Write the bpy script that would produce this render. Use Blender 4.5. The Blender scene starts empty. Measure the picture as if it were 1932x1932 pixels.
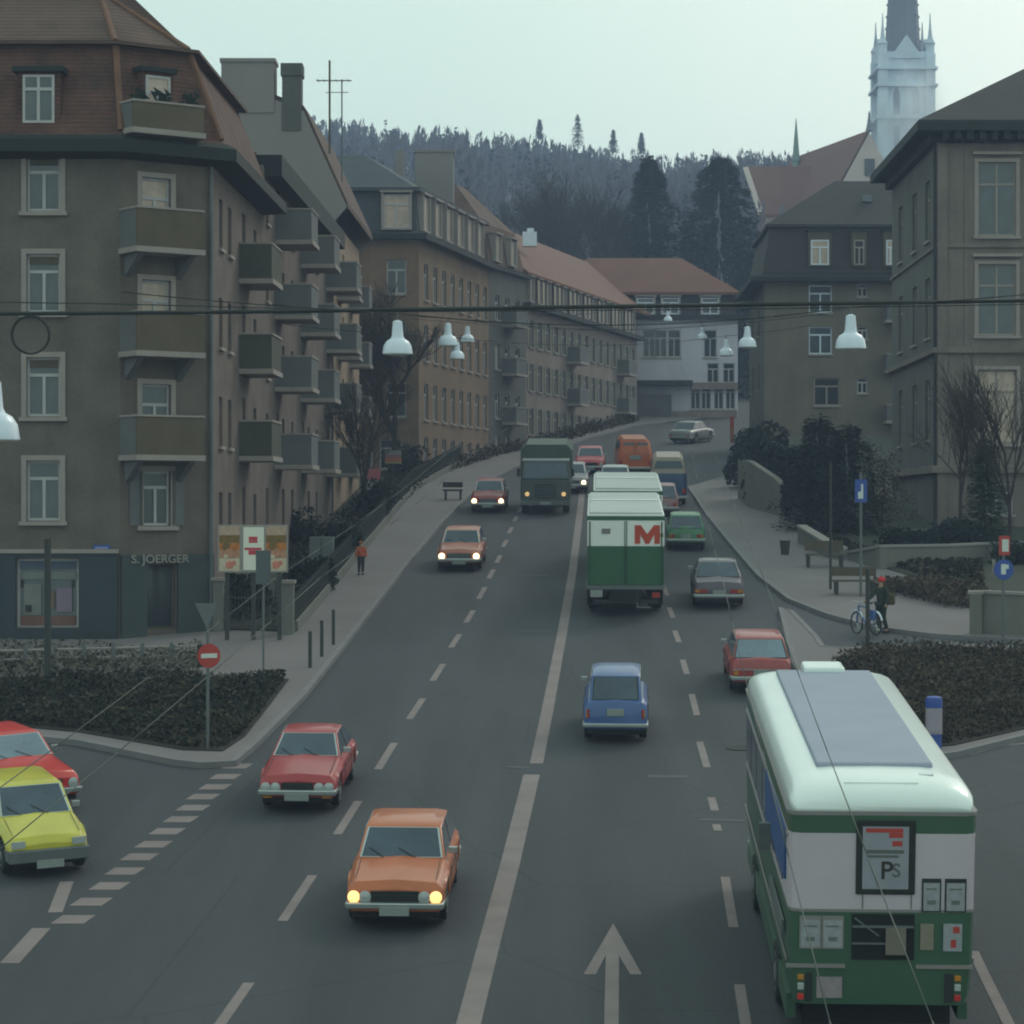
import bpy, bmesh, math, random
from mathutils import Vector, Matrix
RND = random.Random(11)
SC = bpy.context.scene
COL = SC.collection
F = 4700.0; H = 10.5; GR = 435/4700.0        # focal length in frame units, eye height, road gradient
V = Vector

def gp(px, py, up=0.0):
    """point of the sloping street seen at that place"""
    y = F*H/(py-531.0)
    return V(((px-966)*y/F, y, GR*y+up))
def pt(px, py, y):
    return V(((px-966)*y/F, y, 10.5+(966-py)*y/F))
def gnd(x, y, up=0.0):
    return V((x, y, GR*y+up))

# ------------------------------------------------------------------ materials
MATS = {}
def s2l(c):
    c /= 255.0
    return c/12.92 if c <= 0.04045 else ((c+0.055)/1.055)**2.4
def A(r, g, b, k=1.0):
    t = (.93, .80, .84)
    return tuple(min(0.9, s2l(v)*k*q) for v, q in zip((r, g, b), t))
def mat(name, col, rough=0.8, var=0.18, scale=1.5, bump=0.0, metal=0.0, spec=0.4, coat=0.0,
        emit=None, estr=0.0, stretch=(1, 1, 1), rows=0.0, rowaxis='Z', fine=12.0, streak=0.0, alpha=None):
    if name in MATS: return MATS[name]
    m = bpy.data.materials.new(name); m.use_nodes = True
    nt = m.node_tree; N = nt.nodes; L = nt.links
    b = N['Principled BSDF']
    b.inputs['Roughness'].default_value = rough
    b.inputs['Metallic'].default_value = metal
    b.inputs['Specular IOR Level'].default_value = spec
    b.inputs['Coat Weight'].default_value = coat
    b.inputs['Coat Roughness'].default_value = 0.12
    tc = N.new('ShaderNodeTexCoord'); mp = N.new('ShaderNodeMapping')
    mp.inputs['Scale'].default_value = stretch
    L.new(tc.outputs['Object'], mp.inputs['Vector'])
    n1 = N.new('ShaderNodeTexNoise'); n1.inputs['Scale'].default_value = scale; n1.inputs['Detail'].default_value = 5
    n2 = N.new('ShaderNodeTexNoise'); n2.inputs['Scale'].default_value = scale*fine; n2.inputs['Detail'].default_value = 4
    L.new(mp.outputs[0], n1.inputs['Vector']); L.new(mp.outputs[0], n2.inputs['Vector'])
    ad = N.new('ShaderNodeMath'); ad.operation = 'MULTIPLY_ADD'
    ad.inputs[1].default_value = 0.45
    L.new(n2.outputs['Fac'], ad.inputs[0]); L.new(n1.outputs['Fac'], ad.inputs[2])
    fac = ad.outputs[0]
    if streak:
        mp2 = N.new('ShaderNodeMapping'); mp2.inputs['Scale'].default_value = (2.2, 2.2, 0.12)
        L.new(tc.outputs['Object'], mp2.inputs['Vector'])
        n3 = N.new('ShaderNodeTexNoise'); n3.inputs['Scale'].default_value = 1.0; n3.inputs['Detail'].default_value = 6
        L.new(mp2.outputs[0], n3.inputs['Vector'])
        a3 = N.new('ShaderNodeMath'); a3.operation = 'MULTIPLY_ADD'; a3.inputs[1].default_value = streak
        L.new(n3.outputs['Fac'], a3.inputs[0]); L.new(fac, a3.inputs[2]); fac = a3.outputs[0]
    mr = N.new('ShaderNodeMapRange')
    mid = 0.5+0.225+0.5*streak
    mr.inputs['From Min'].default_value = mid-0.3; mr.inputs['From Max'].default_value = mid+0.3
    mr.inputs['To Min'].default_value = 1-var; mr.inputs['To Max'].default_value = 1+var
    L.new(fac, mr.inputs['Value'])
    hs = N.new('ShaderNodeVectorMath'); hs.operation = 'SCALE'
    hs.inputs[0].default_value = col[:3]
    L.new(mr.outputs[0], hs.inputs['Scale'])
    out = hs.outputs[0]
    hgt = n2.outputs['Fac']
    if rows:
        w = N.new('ShaderNodeTexWave'); w.wave_type = 'BANDS'; w.bands_direction = rowaxis
        w.inputs['Scale'].default_value = rows; w.inputs['Distortion'].default_value = 0.6
        w.inputs['Detail'].default_value = 2
        L.new(tc.outputs['Object'], w.inputs['Vector'])
        m2 = N.new('ShaderNodeMapRange'); m2.inputs['To Min'].default_value = 0.82; m2.inputs['To Max'].default_value = 1.08
        L.new(w.outputs['Fac'], m2.inputs['Value'])
        h2 = N.new('ShaderNodeVectorMath'); h2.operation = 'SCALE'
        L.new(out, h2.inputs[0]); L.new(m2.outputs[0], h2.inputs['Scale']); out = h2.outputs[0]
        hgt = w.outputs['Fac']
    L.new(out, b.inputs['Base Color'])
    if bump:
        bp = N.new('ShaderNodeBump'); bp.inputs['Strength'].default_value = bump; bp.inputs['Distance'].default_value = 0.02
        L.new(hgt, bp.inputs['Height']); L.new(bp.outputs[0], b.inputs['Normal'])
    if emit:
        b.inputs['Emission Color'].default_value = (*emit, 1); b.inputs['Emission Strength'].default_value = estr
    MATS[name] = m
    return m

def paint(name, col):
    gl = .3*col[0]+.55*col[1]+.15*col[2]; col = tuple(c*.97+gl*.03+.004 for c in col)
    return mat('paint_'+name, col, rough=0.40, var=0.14, scale=1.6, coat=0.35, spec=0.4)

M = dict(
 asphalt=mat('asphalt', A(70, 77, 82, .74), .84, .13, .18, .3, stretch=(1.6, .22, 1), fine=60, spec=.35),
 _x=None,
 pave=mat('pavement', A(104, 104, 104, 1.2), .9, .14, .35, .25, fine=20),
 kerb=mat('kerb_stone', A(108, 112, 112, 1.15), .85, .15, 1.2, .2),
 mark=mat('road_paint', A(126, 120, 118, 1.0), .75, .2, 1.2, .1, fine=15),
 worn=mat('worn_road_patch', A(84, 91, 92, .85), .85, .15, 2, .1),
 soil=mat('soil', A(44, 40, 34, .8), .95, .3, 1.2, .6),
 grass=mat('grass', A(50, 56, 44, 1.1), .95, .3, .7, .6),
 tyre=mat('tyre_rubber', (.014, .016, .017), .8, .1, 5),
 rim=mat('rim_metal', (.25, .26, .27), .4, .1, 5, metal=.6),
 chrome=mat('chrome_trim', (.42, .44, .45), .3, .06, 4, metal=.75),
 dark=mat('dark_plastic', (.016, .019, .02), .6, .15, 4),
 under=mat('underbody', (.008, .010, .010), .9, .1, 4),
 glass=mat('car_glass', (.040, .060, .088), .14, .35, 1.6, spec=.55),  # bluish base and uneven tone stand in for sky reflections
 glassl=mat('car_glass_sky_reflection', (.12, .17, .22), .15, .3, 1.0, spec=.7, coat=.3),  # paler blue base paints in a stronger sky reflection
 pane=mat('window_glass', A(74, 86, 90, 1.1), .18, .30, 1.3, spec=.6, streak=.5),
 paned=mat('window_glass_dark', A(44, 56, 60, .9), .15, .30, 1.3, spec=.6, streak=.4),
 panel=mat('window_curtain_and_reflection', A(160, 150, 134, 1.35), .35, .25, 2.5, spec=.5, streak=.9),
 sash=mat('sash_paint', A(130, 134, 134, 1.9), .6, .12, 3),
 lamp_lens=mat('headlight_glass', (.35, .37, .38), .2, .1, 5, spec=.7),
 lamp_on=mat('headlight_lit', (.9, .8, .6), .3, 0, 1, emit=(1.0, .72, .42), estr=3.2),
 lamp_amber=mat('headlight_yellow_lit', (.9, .7, .4), .3, 0, 1, emit=(1.0, .55, .16), estr=1.5),
 lamp_dim=mat('headlight_dim_amber', (.6, .4, .2), .3, 0, 1, emit=(1.0, .62, .25), estr=.6),
 tail=mat('tail_light', (.30, .03, .025), .25, .1, 5, spec=.6),
 amber=mat('indicator_amber', (.42, .16, .02), .3, .1, 5),
 plate=mat('plate_white', (.24, .26, .25), .5, .08, 8),
 wire=mat('dark_wire', (.015, .018, .016), .7, .1, 2),
 cwire=mat('contact_wire', (.045, .052, .05), .6, .1, 2),
 galv=mat('galvanised_steel', A(92, 102, 102, 1.2), .6, .15, 3, metal=.2),
 pole=mat('dark_pole', A(52, 58, 54, 1.1), .7, .15, 3),
 white=mat('white_enamel', (.60, .64, .74), .35, .08, 3, coat=.2),
 bark=mat('bark', A(46, 42, 38, 1.3), .95, .25, 6, .5),
 twig=mat('twig', A(52, 48, 42, 1.2), .95, .2, 3),
 tile=mat('red_roof_tile', A(90, 72, 62, .95), .85, .38, .9, .5, rows=2.2, fine=10),
 tilem=mat('mansard_tile', A(84, 60, 50, 1.0), .85, .6, 1.3, .6, rows=2.4, fine=5),
 tiler=mat('faded_red_tile', A(118, 84, 70, .9), .85, .18, .4, .3, rows=1.6),
 slate=mat('slate_roof', A(66, 76, 82, 1.0), .8, .14, .8, .3, rows=1.8),
 slated=mat('dark_slate_roof', A(58, 58, 58, .95), .85, .14, .8, .3, rows=1.8),
 eave=mat('dark_shaded_eave', (.012, .017, .017), .8, .15, 2),  # near-black colour also carries the shade under the overhangs
 render_a=mat('olive_grey_render', A(78, 77, 70, 1.65), .94, .26, 1.1, .7, streak=.35, fine=9),
 render_a2=mat('olive_grey_render_bay', A(82, 78, 71, 1.6), .94, .26, 1.1, .6, streak=.35),
 render_b=mat('brown_grey_render', A(88, 82, 76, 1.5), .94, .26, 1.0, .6, streak=.4),
 render_n=mat('firewall_render', A(94, 95, 92, 2.05), .92, .07, .5, .2, streak=.3),
 render_peach=mat('peach_render', A(116, 104, 88, 1.7), .92, .12, .8, .2, streak=.3),
 render_c=mat('ochre_render', A(104, 90, 74, 1.45), .94, .26, .6, .2, streak=.4),
 render_d=mat('beige_render', A(108, 101, 95, 1.5), .94, .22, .6, .2, streak=.3),
 render_g=mat('grey_green_render', A(80, 84, 80, 1.3), .94, .24, .6, .2, streak=.4),
 render_w=mat('white_render', A(140, 145, 150, 1.9), .9, .12, .5, .1, streak=.3),
 render_h=mat('green_grey_render', A(88, 86, 76, 1.65), .94, .24, .6, .2, streak=.4),
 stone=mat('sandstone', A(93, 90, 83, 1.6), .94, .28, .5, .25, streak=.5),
 stoned=mat('sandstone_shaded_side', A(76, 80, 76, 1.5), .94, .24, .5, .25, streak=.5),  # darker copy of the sandstone, side shade put into its colour
 trim=mat('stone_trim', A(112, 110, 104, 1.9), .88, .12, 2, .1),
 balc=mat('balcony_render', A(88, 94, 94, 1.3), .9, .12, 1.2, .15, streak=.4),
 balco=mat('balcony_olive_panel', A(80, 74, 60, 1.4), .9, .2, 1.2, .15, streak=.4),
 balcd=mat('balcony_dark_panel', A(62, 66, 56, 1.4), .9, .2, 1.2, .15, streak=.4),
 wood=mat('brown_wood', A(64, 60, 46, 1.7), .7, .2, 2, stretch=(3, 3, .4)),
 shop=mat('dark_shopfront', A(24, 38, 46, 1.4), .5, .2, 1.5, spec=.5),
 shopg=mat('grey_shopfront', A(46, 58, 58, 1.5), .6, .2, 1.2, streak=.4),
 shutter=mat('shutter_paint', A(148, 140, 126, 1.5), .8, .2, 1.2, rows=6),
 shutterg=mat('shutter_grey', A(98, 102, 92, 1.5), .8, .2, 1.2, rows=6),
 concrete=mat('concrete', A(94, 99, 92, 1.4), .9, .12, .8, .2, streak=.5),
 coping=mat('pale_coping', A(128, 130, 124, 1.3), .85, .12, 1.5, .1),
 ivy=mat('evergreen_leaf', (.014, .024, .020), .8, .4, .8, spec=.15),
 leaf=mat('hedge_leaf', (.035, .055, .03), .8, .4, .8, spec=.2),
 cover=mat('ground_cover_leaf', (.024, .028, .020), .85, .5, .5, spec=.15),
 covert=mat('dry_twig_leaf', (.075, .058, .042), .9, .45, .5, spec=.15),
 dryh=mat('grey_dry_stalks', A(92, 94, 82, 1.1), .95, .35, .8),
 fir=mat('fir_needle', (.020, .030, .036), .85, .35, .3, spec=.15),
 forest=mat('hazed_bare_forest', (.12, .112, .135), .95, .14, .05, spec=.1),  # paler, bluer colour holds part of the distance haze
 church=mat('hazed_church_stone', (.52, .57, .66), .9, .4, .16, .2, fine=6),  # pale bluish mottling puts smoke and haze into the stone colour
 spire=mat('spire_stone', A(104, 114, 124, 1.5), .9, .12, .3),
 copper=mat('copper_green', A(110, 140, 130, 1.2), .8, .1, .5),
 red_sign=mat('sign_red', (.38, .04, .03), .5, .08, 4),
 white_sign=mat('sign_white', (.55, .57, .56), .5, .08, 4),
 blue_sign=mat('sign_blue', (.03, .07, .30), .5, .1, 4),
 skin=mat('skin', (.38, .22, .15), .6, .05, 5),
)

M.pop('_x')
_nt = M['asphalt'].node_tree; _N = _nt.nodes; _L = _nt.links
_tc = _N.new('ShaderNodeTexCoord'); _mp = _N.new('ShaderNodeMapping'); _mp.inputs['Scale'].default_value = (1.0, .025, 1.0); _mp.inputs['Rotation'].default_value = (0, 0, .05)
_n = _N.new('ShaderNodeTexNoise'); _n.inputs['Scale'].default_value = .9; _n.inputs['Detail'].default_value = 4; _L.new(_tc.outputs['Object'], _mp.inputs[0]); _L.new(_mp.outputs[0], _n.inputs['Vector'])
_m = _N.new('ShaderNodeMapRange'); _m.inputs['From Min'].default_value = .3; _m.inputs['From Max'].default_value = .7; _m.inputs['To Min'].default_value = .80; _m.inputs['To Max'].default_value = 1.18; _L.new(_n.outputs['Fac'], _m.inputs['Value'])
_v = _N.new('ShaderNodeTexVoronoi'); _v.feature = 'DISTANCE_TO_EDGE'; _v.inputs['Scale'].default_value = .16; _L.new(_tc.outputs['Object'], _v.inputs['Vector'])
_m2 = _N.new('ShaderNodeMapRange'); _m2.inputs['From Max'].default_value = .006; _m2.inputs['To Min'].default_value = .72; _L.new(_v.outputs['Distance'], _m2.inputs['Value'])
_mu = _N.new('ShaderNodeMath'); _mu.operation = 'MULTIPLY'; _L.new(_m.outputs[0], _mu.inputs[0]); _L.new(_m2.outputs[0], _mu.inputs[1])
_s = _N.new('ShaderNodeVectorMath'); _s.operation = 'SCALE'; _b = _N['Principled BSDF']; _src = _b.inputs['Base Color'].links[0].from_socket
_L.new(_src, _s.inputs[0]); _L.new(_mu.outputs[0], _s.inputs['Scale']); _L.new(_s.outputs[0], _b.inputs['Base Color'])

# ------------------------------------------------------------------ mesh builder
class MB:
    def __init__(s): s.v = []; s.f = []; s.m = []
    def add(s, vs, fs, mi=0):
        o = len(s.v); s.v += [tuple(p) for p in vs]
        for f in fs: s.f.append(tuple(i+o for i in f)); s.m.append(mi)
        return s
    def quad(s, a, b, c, d, mi=0): return s.add([a, b, c, d], [(0, 1, 2, 3)], mi)
    def box(s, x0, x1, y0, y1, z0, z1, mi=0, T=None):
        vs = [V((x, y, z)) for z in (z0, z1) for y in (y0, y1) for x in (x0, x1)]
        if T is not None: vs = [T @ p for p in vs]
        return s.add(vs, [(0, 2, 3, 1), (4, 5, 7, 6), (0, 1, 5, 4), (2, 6, 7, 3), (0, 4, 6, 2), (1, 3, 7, 5)], mi)
    def prism(s, pts, dz, mi=0, down=None):
        """polygon (3-D points, top = pts + dz)"""
        n = len(pts); lo = [V(p)+V((0, 0, down or 0)) for p in pts]; hi = [V(p)+V((0, 0, dz)) for p in pts]
        fs = [tuple(range(n-1, -1, -1)), tuple(range(n, 2*n))]
        fs += [(i, (i+1) % n, n+(i+1) % n, n+i) for i in range(n)]
        return s.add(lo+hi, fs, mi)
    def tube(s, p, q, r, n=8, r2=None, mi=0):
        p = V(p); q = V(q); r2 = r if r2 is None else r2
        d = (q-p)
        if d.length < 1e-6: return s
        d.normalize(); a = d.orthogonal().normalized(); b = d.cross(a)
        vs = []
        for c, rr in ((p, r), (q, r2)):
            for i in range(n):
                t = 2*math.pi*i/n; vs.append(c+(a*math.cos(t)+b*math.sin(t))*rr)
        fs = [(i, (i+1) % n, n+(i+1) % n, n+i) for i in range(n)]
        fs += [tuple(range(n-1, -1, -1)), tuple(range(n, 2*n))]
        return s.add(vs, fs, mi)
    def path(s, pts, r, n=6, mi=0):
        for a, b in zip(pts[:-1], pts[1:]): s.tube(a, b, r, n, mi=mi)
        return s
    def lathe(s, prof, c=(0, 0, 0), n=20, mi=0, T=None):
        c = V(c); vs = []
        for r, z in prof:
            for i in range(n):
                t = 2*math.pi*i/n; p = V((r*math.cos(t), r*math.sin(t), z))
                vs.append(c+(T @ p if T is not None else p))
        k = len(prof); fs = []
        for j in range(k-1):
            for i in range(n): fs.append((j*n+i, j*n+(i+1) % n, (j+1)*n+(i+1) % n, (j+1)*n+i))
        fs += [tuple(range(n-1, -1, -1)), tuple((k-1)*n+i for i in range(n))]
        return s.add(vs, fs, mi)
    def torus(s, c, axis, R, r, n=28, k=8, mi=0):
        c = V(c); ax = V(axis).normalized(); a = ax.orthogonal().normalized(); b = ax.cross(a)
        vs = []; fs = []
        for i in range(n):
            t = 2*math.pi*i/n; d = a*math.cos(t)+b*math.sin(t)
            for j in range(k):
                u = 2*math.pi*j/k; vs.append(c+d*(R+r*math.cos(u))+ax*(r*math.sin(u)))
        for i in range(n):
            for j in range(k):
                fs.append((i*k+j, ((i+1) % n)*k+j, ((i+1) % n)*k+(j+1) % k, i*k+(j+1) % k))
        return s.add(vs, fs, mi)
    def mesh(s, name, mats, origin=None, smooth=False, recalc=True):
        me = bpy.data.meshes.new(name)
        vs = s.v if origin is None else [(x-origin[0], y-origin[1], z-origin[2]) for x, y, z in s.v]
        me.from_pydata(vs, [], s.f)
        if not isinstance(mats, (list, tuple)): mats = [mats]
        for m in mats: me.materials.append(m)
        me.polygons.foreach_set('material_index', s.m)
        if smooth: me.polygons.foreach_set('use_smooth', [True]*len(me.polygons))
        if recalc:
            bm = bmesh.new(); bm.from_mesh(me); bmesh.ops.recalc_face_normals(bm, faces=bm.faces); bm.to_mesh(me); bm.free()
        me.update()
        return me
    def build(s, name, mats, parent=None, origin=None, smooth=False, bevel=0, recalc=True, loc=None, rotz=0, auto=None):
        me = s.mesh(name, mats, origin, smooth, recalc)
        o = bpy.data.objects.new(name, me); COL.objects.link(o)
        if parent: o.parent = parent
        if origin is not None and parent is None: o.location = origin
        if loc is not None: o.location = loc
        if rotz: o.rotation_euler = (0, 0, rotz)
        if bevel:
            b = o.modifiers.new('bevel', 'BEVEL'); b.width = bevel; b.segments = 2; b.limit_method = 'ANGLE'; b.angle_limit = math.radians(35)
        if auto is not None:
            bm = bmesh.new(); bm.from_mesh(me)
            for e in bm.edges:
                if len(e.link_faces) == 2 and e.calc_face_angle(0) > auto: e.smooth = False
            for f in bm.faces: f.smooth = True
            bm.to_mesh(me); bm.free()
        return o

def tag(o, label=None, cat=None, group=None, kind=None):
    if label: o['label'] = label
    if cat: o['category'] = cat
    if group: o['group'] = group
    if kind: o['kind'] = kind
    return o
def thing(name, label, cat, loc=(0, 0, 0), rotz=0, group=None):
    o = bpy.data.objects.new(name, None); COL.objects.link(o)
    o.empty_display_size = .2
    o.location = loc; o.rotation_euler = (0, 0, rotz)
    return tag(o, label, cat, group)
def dup(o, parent=None):
    c = o.copy(); COL.objects.link(c); c.parent = parent
    for ch in o.children: dup(ch, c)
    return c
def rest(o, x, y, hx, hy, up=0):
    """stand o on the sloping street, nose along (hx, hy)"""
    n = V((0, -GR, 1)).normalized(); f = V((hx, hy, GR*hy)).normalized(); r = f.cross(n)
    m = Matrix((r, f, n)).transposed()
    o.location = (x, y, GR*y+up); o.rotation_euler = m.to_euler()

def text_part(body, name, size, m, parent, loc, rot=(math.pi/2, 0, 0), depth=.02, sx=1.0):
    cu = bpy.data.curves.new(name, 'FONT'); cu.body = body; cu.size = size; cu.extrude = depth
    cu.align_x = 'CENTER'; cu.offset = size*.015
    t = bpy.data.objects.new('tmp_text', cu); COL.objects.link(t)
    bpy.context.view_layer.update()
    dg = bpy.context.evaluated_depsgraph_get()
    me = bpy.data.meshes.new_from_object(t.evaluated_get(dg))
    bpy.data.objects.remove(t, do_unlink=True)
    me.materials.clear(); me.materials.append(m); me.name = name
    o = bpy.data.objects.new(name, me); COL.objects.link(o); o.parent = parent
    o.location = loc; o.rotation_euler = rot; o.scale = (sx, 1, 1)
    return o

# ------------------------------------------------------------------ the ground
def struct(o): return tag(o, kind='structure')
RIDGE = [(-200, 96), (-120, 98), (-47, 95), (-8, 92), (17, 88), (36, 85.5), (55, 86.5), (81, 86.5), (200, 88)]
def ridge(x):
    for (a, za), (b, zb) in zip(RIDGE[:-1], RIDGE[1:]):
        if x <= b: return za+(zb-za)*max(0, (x-a))/(b-a)
    return RIDGE[-1][1]
def terrain(x, y):
    if y <= 225: return GR*y
    base = GR*225
    t = min(1, (y-225)/375.0); r = ridge(x*600/max(y, 300))
    z = base+(r-base)*(t**0.85)
    if y > 600: z -= (y-600)*.05
    return z
mb = MB()
xs = [-260+20*i for i in range(27)]; ys = [-20, 0, 20, 40, 60, 80, 100, 120, 140, 160, 180, 200, 225]+[225+25*i for i in range(1, 26)]
for y in ys:
    for x in xs: mb.v.append((x, y, terrain(x, y)-.03))
w = len(xs)
for j in range(len(ys)-1):
    for i in range(w-1):
        mb.f.append((j*w+i, j*w+i+1, (j+1)*w+i+1, (j+1)*w+i)); mb.m.append(1 if ys[j] > 240 else 0)
struct(mb.build('ground', [M['soil'], M['forest']], smooth=True))
mb = MB(); mb.prism([gnd(-30, 16), gnd(36, 16), gnd(36, 216), gnd(-30, 216)], 0, down=-.02)
struct(mb.build('road', M['asphalt']))

def slab(name, pts, up, m, down=-.01):
    mb = MB(); mb.prism([gp(*p) for p in pts], up, down=down)
    return struct(mb.build(name, m))
LK = [(440, 1446), (480, 1411), (570, 1320), (640, 1232), (700, 1155), (765, 1071), (830, 992), (880, 942), (930, 905), (1010, 866), (1100, 831), (1190, 806), (1260, 796), (1320, 790)]
PLp = [(-180, 1209), (400, 1196), (556, 1200), (640, 1100), (700, 1027), (780, 931), (870, 880), (985, 846), (1100, 815), (1190, 793), (1310, 778)]
slab('pavement', PLp+LK[::-1]+[(380, 1449), (330, 1443), (150, 1406), (-180, 1374)], .12, M['pave'])
RK = [(1300, 922), (1312, 940), (1335, 975), (1380, 1031), (1432, 1091), (1490, 1136), (1560, 1164), (1650, 1189), (1760, 1203), (2080, 1224)]
slab('pavement', RK+[(2150, 1120), (2150, 1000), (1900, 985), (1500, 930), (1450, 870), (1400, 850), (1392, 894)], .12, M['pave'])
ISL = [(1473, 1153), (1493, 1160), (1538, 1207), (1551, 1227), (1603, 1231), (1800, 1221), (2100, 1235), (2100, 1379), (1932, 1396), (1800, 1429), (1700, 1441), (1600, 1402), (1548, 1350), (1500, 1258)]
slab('pavement', ISL, .12, M['pave'])
def strip(mb, pts, w, z0, z1, closed=False):
    n = len(pts); L = []; Rr = []
    for i, p in enumerate(pts):
        a = pts[i-1] if (i > 0 or closed) else p; b = pts[(i+1) % n] if (i < n-1 or closed) else p
        d = (b-a); d.z = 0; d.normalize(); nn = V((-d.y, d.x, 0))*w/2
        for arr, q in ((L, p+nn), (Rr, p-nn)): arr.append(V((q.x, q.y, GR*q.y)))
    m = n if closed else n-1
    for i in range(m):
        j = (i+1) % n
        mb.prism([L[i], L[j], Rr[j], Rr[i]], z1, down=z0)
def kerb(pts, w=.16, closed=False):
    mb = MB(); strip(mb, [gp(*p) for p in pts], w, .0, .135, closed)
    return struct(mb.build('kerb', M['kerb']))
kerb([(-180, 1374), (150, 1406), (330, 1443), (380, 1449)]+LK)
kerb(RK)
kerb(ISL, closed=True)
mb = MB(); strip(mb, [gp(*p) for p in [(1330, 950), (1352, 982), (1397, 1037), (1446, 1094), (1500, 1137)]], .05, .12, .128); mb2 = mb
# planted beds
BL = [(-180, 1302), (380, 1290), (545, 1291), (505, 1345), (462, 1400), (420, 1428), (345, 1426), (150, 1392), (-180, 1361)]
BR = [(1566, 1262), (1640, 1238), (1800, 1230), (2095, 1243), (2095, 1370), (1932, 1386), (1800, 1417), (1700, 1425), (1610, 1388), (1560, 1340)]
slab('flower_bed_soil', BL, .15, M['soil'], down=.11)
slab('flower_bed_soil', BR, .15, M['soil'], down=.11)
GL = [(395, 1190), (402, 1194), (556, 1199), (640, 1098), (700, 1025), (780, 929), (870, 878), (985, 843), (870, 840), (700, 860), (520, 960)]
slab('garden_ground', GL, .16, M['grass'], down=-.02)
GRt = [(1500, 990), (1535, 1010), (1600, 1058), (1740, 1100), (1850, 1165), (2150, 1190), (2150, 900), (1700, 870), (1480, 860), (1440, 890)]
slab('garden_ground', GRt, .16, M['grass'], down=.1)

# road markings
def line(pts, w, mb): strip(mb, [gp(*p) for p in pts], w, .003, .008)
mb = MB()
for a, b in [((400, 1955), (470, 1855)), ((533, 1738), (590, 1652)), ((636, 1575), (676, 1512)), ((713, 1452), (744, 1402)), ((772, 1357), (798, 1318)),
             ((816, 1285), (836, 1253)), ((851, 1222), (867, 1197)), ((879, 1175), (893, 1152)), ((903, 1130), (915, 1108)), ((922, 1092), (931, 1075)),
             ((937, 1062), (944, 1048)), ((949, 1032), (956, 1019)), ((960, 1006), (966, 995)), ((970, 984), (975, 975)), ((979, 966), (984, 957))]:
    line([a, b], .17, mb)
for a, b in [((1395, 1858), (1414, 1975)), ((1368, 1655), (1384, 1750)), ((1342, 1505), (1349, 1530)), ((1351, 1556), (1355, 1568)), ((1320, 1400), (1334, 1448)),
             ((1305, 1310), (1315, 1350)), ((1288, 1245), (1296, 1272)), ((1273, 1190), (1281, 1212)), ((1262, 1146), (1270, 1166)), ((1253, 1108), (1259, 1124))]:
    line([a, b], .16, mb)
struct(mb.build('lane_dashes', M['mark']))
mb = MB()
line([(868, 1990), (884, 1932), (923, 1780), (965, 1620), (1003, 1462)], .35, mb)
line([(1012, 1441), (1032, 1345), (1052, 1240), (1066, 1165), (1080, 1080), (1090, 1000), (1095, 960), (1098, 930), (1100, 900)], .29, mb)
struct(mb.build('centre_line', M['mark']))
mb = MB()
for zx, zy in [(1278, 543), (1215, 600), (1160, 655), (1095, 708), (1040, 768), (975, 830), (900, 895), (828, 965), (752, 1033), (672, 1110), (590, 1190), (492, 1275), (395, 1370)]:
    c = gp(zx/2.76*.966, (1300+zy/2.76)*.966)
    a = .27; b = .27; sk = .055
    q = [(c.x-a-sk, c.y-b), (c.x+a-sk, c.y-b), (c.x+a+sk, c.y+b), (c.x-a+sk, c.y+b)]
    mb.prism([gnd(*p) for p in q], .008, down=.003)
line([(104, 1722), (126, 1664)], .24, mb); line([(18, 1818), (78, 1752)], .3, mb)
struct(mb.build('give_way_marks', M['mark']))
mb = MB()
mb.prism([gp(*p) for p in [(1157, 1743), (1211, 1839), (1189, 1839), (1168, 1803), (1167, 1975), (1139, 1975), (1143, 1803), (1124, 1839), (1101, 1839)]], .008, down=.003)
struct(mb.build('lane_arrow', M['mark']))
mb = MB(); line([(1836, 1795), (1862, 1850), (1912, 1950)], .17, mb); line([(1932+40, 1398), (1885, 1408), (1830, 1424)], .1, mb)
struct(mb.build('edge_line', M['mark']))
mb = MB()
for a, b, w in [((985, 1086), (1035, 1086), .35), ((980, 1191), (1040, 1191), .3), ((1222, 1465), (1298, 1466), .3), ((955, 1447), (1000, 1449), .2), ((1320, 1547), (1405, 1549), .22)]:
    line([a, b], w, mb)
struct(mb.build('road_patches', M['worn']))

mb = MB(); c = gp(1395, 1412); mb.lathe([(.30, 0), (.30, .012)], (0, 0, 0), 20, 0, V_rot := Matrix.Rotation(math.atan(GR), 4, 'X')); o = mb.build('manhole_cover', M['tyre'], loc=c+V((0, 0, .004))); tag(o, 'dark manhole cover in the lane left of the trolleybus', 'manhole')
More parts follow.
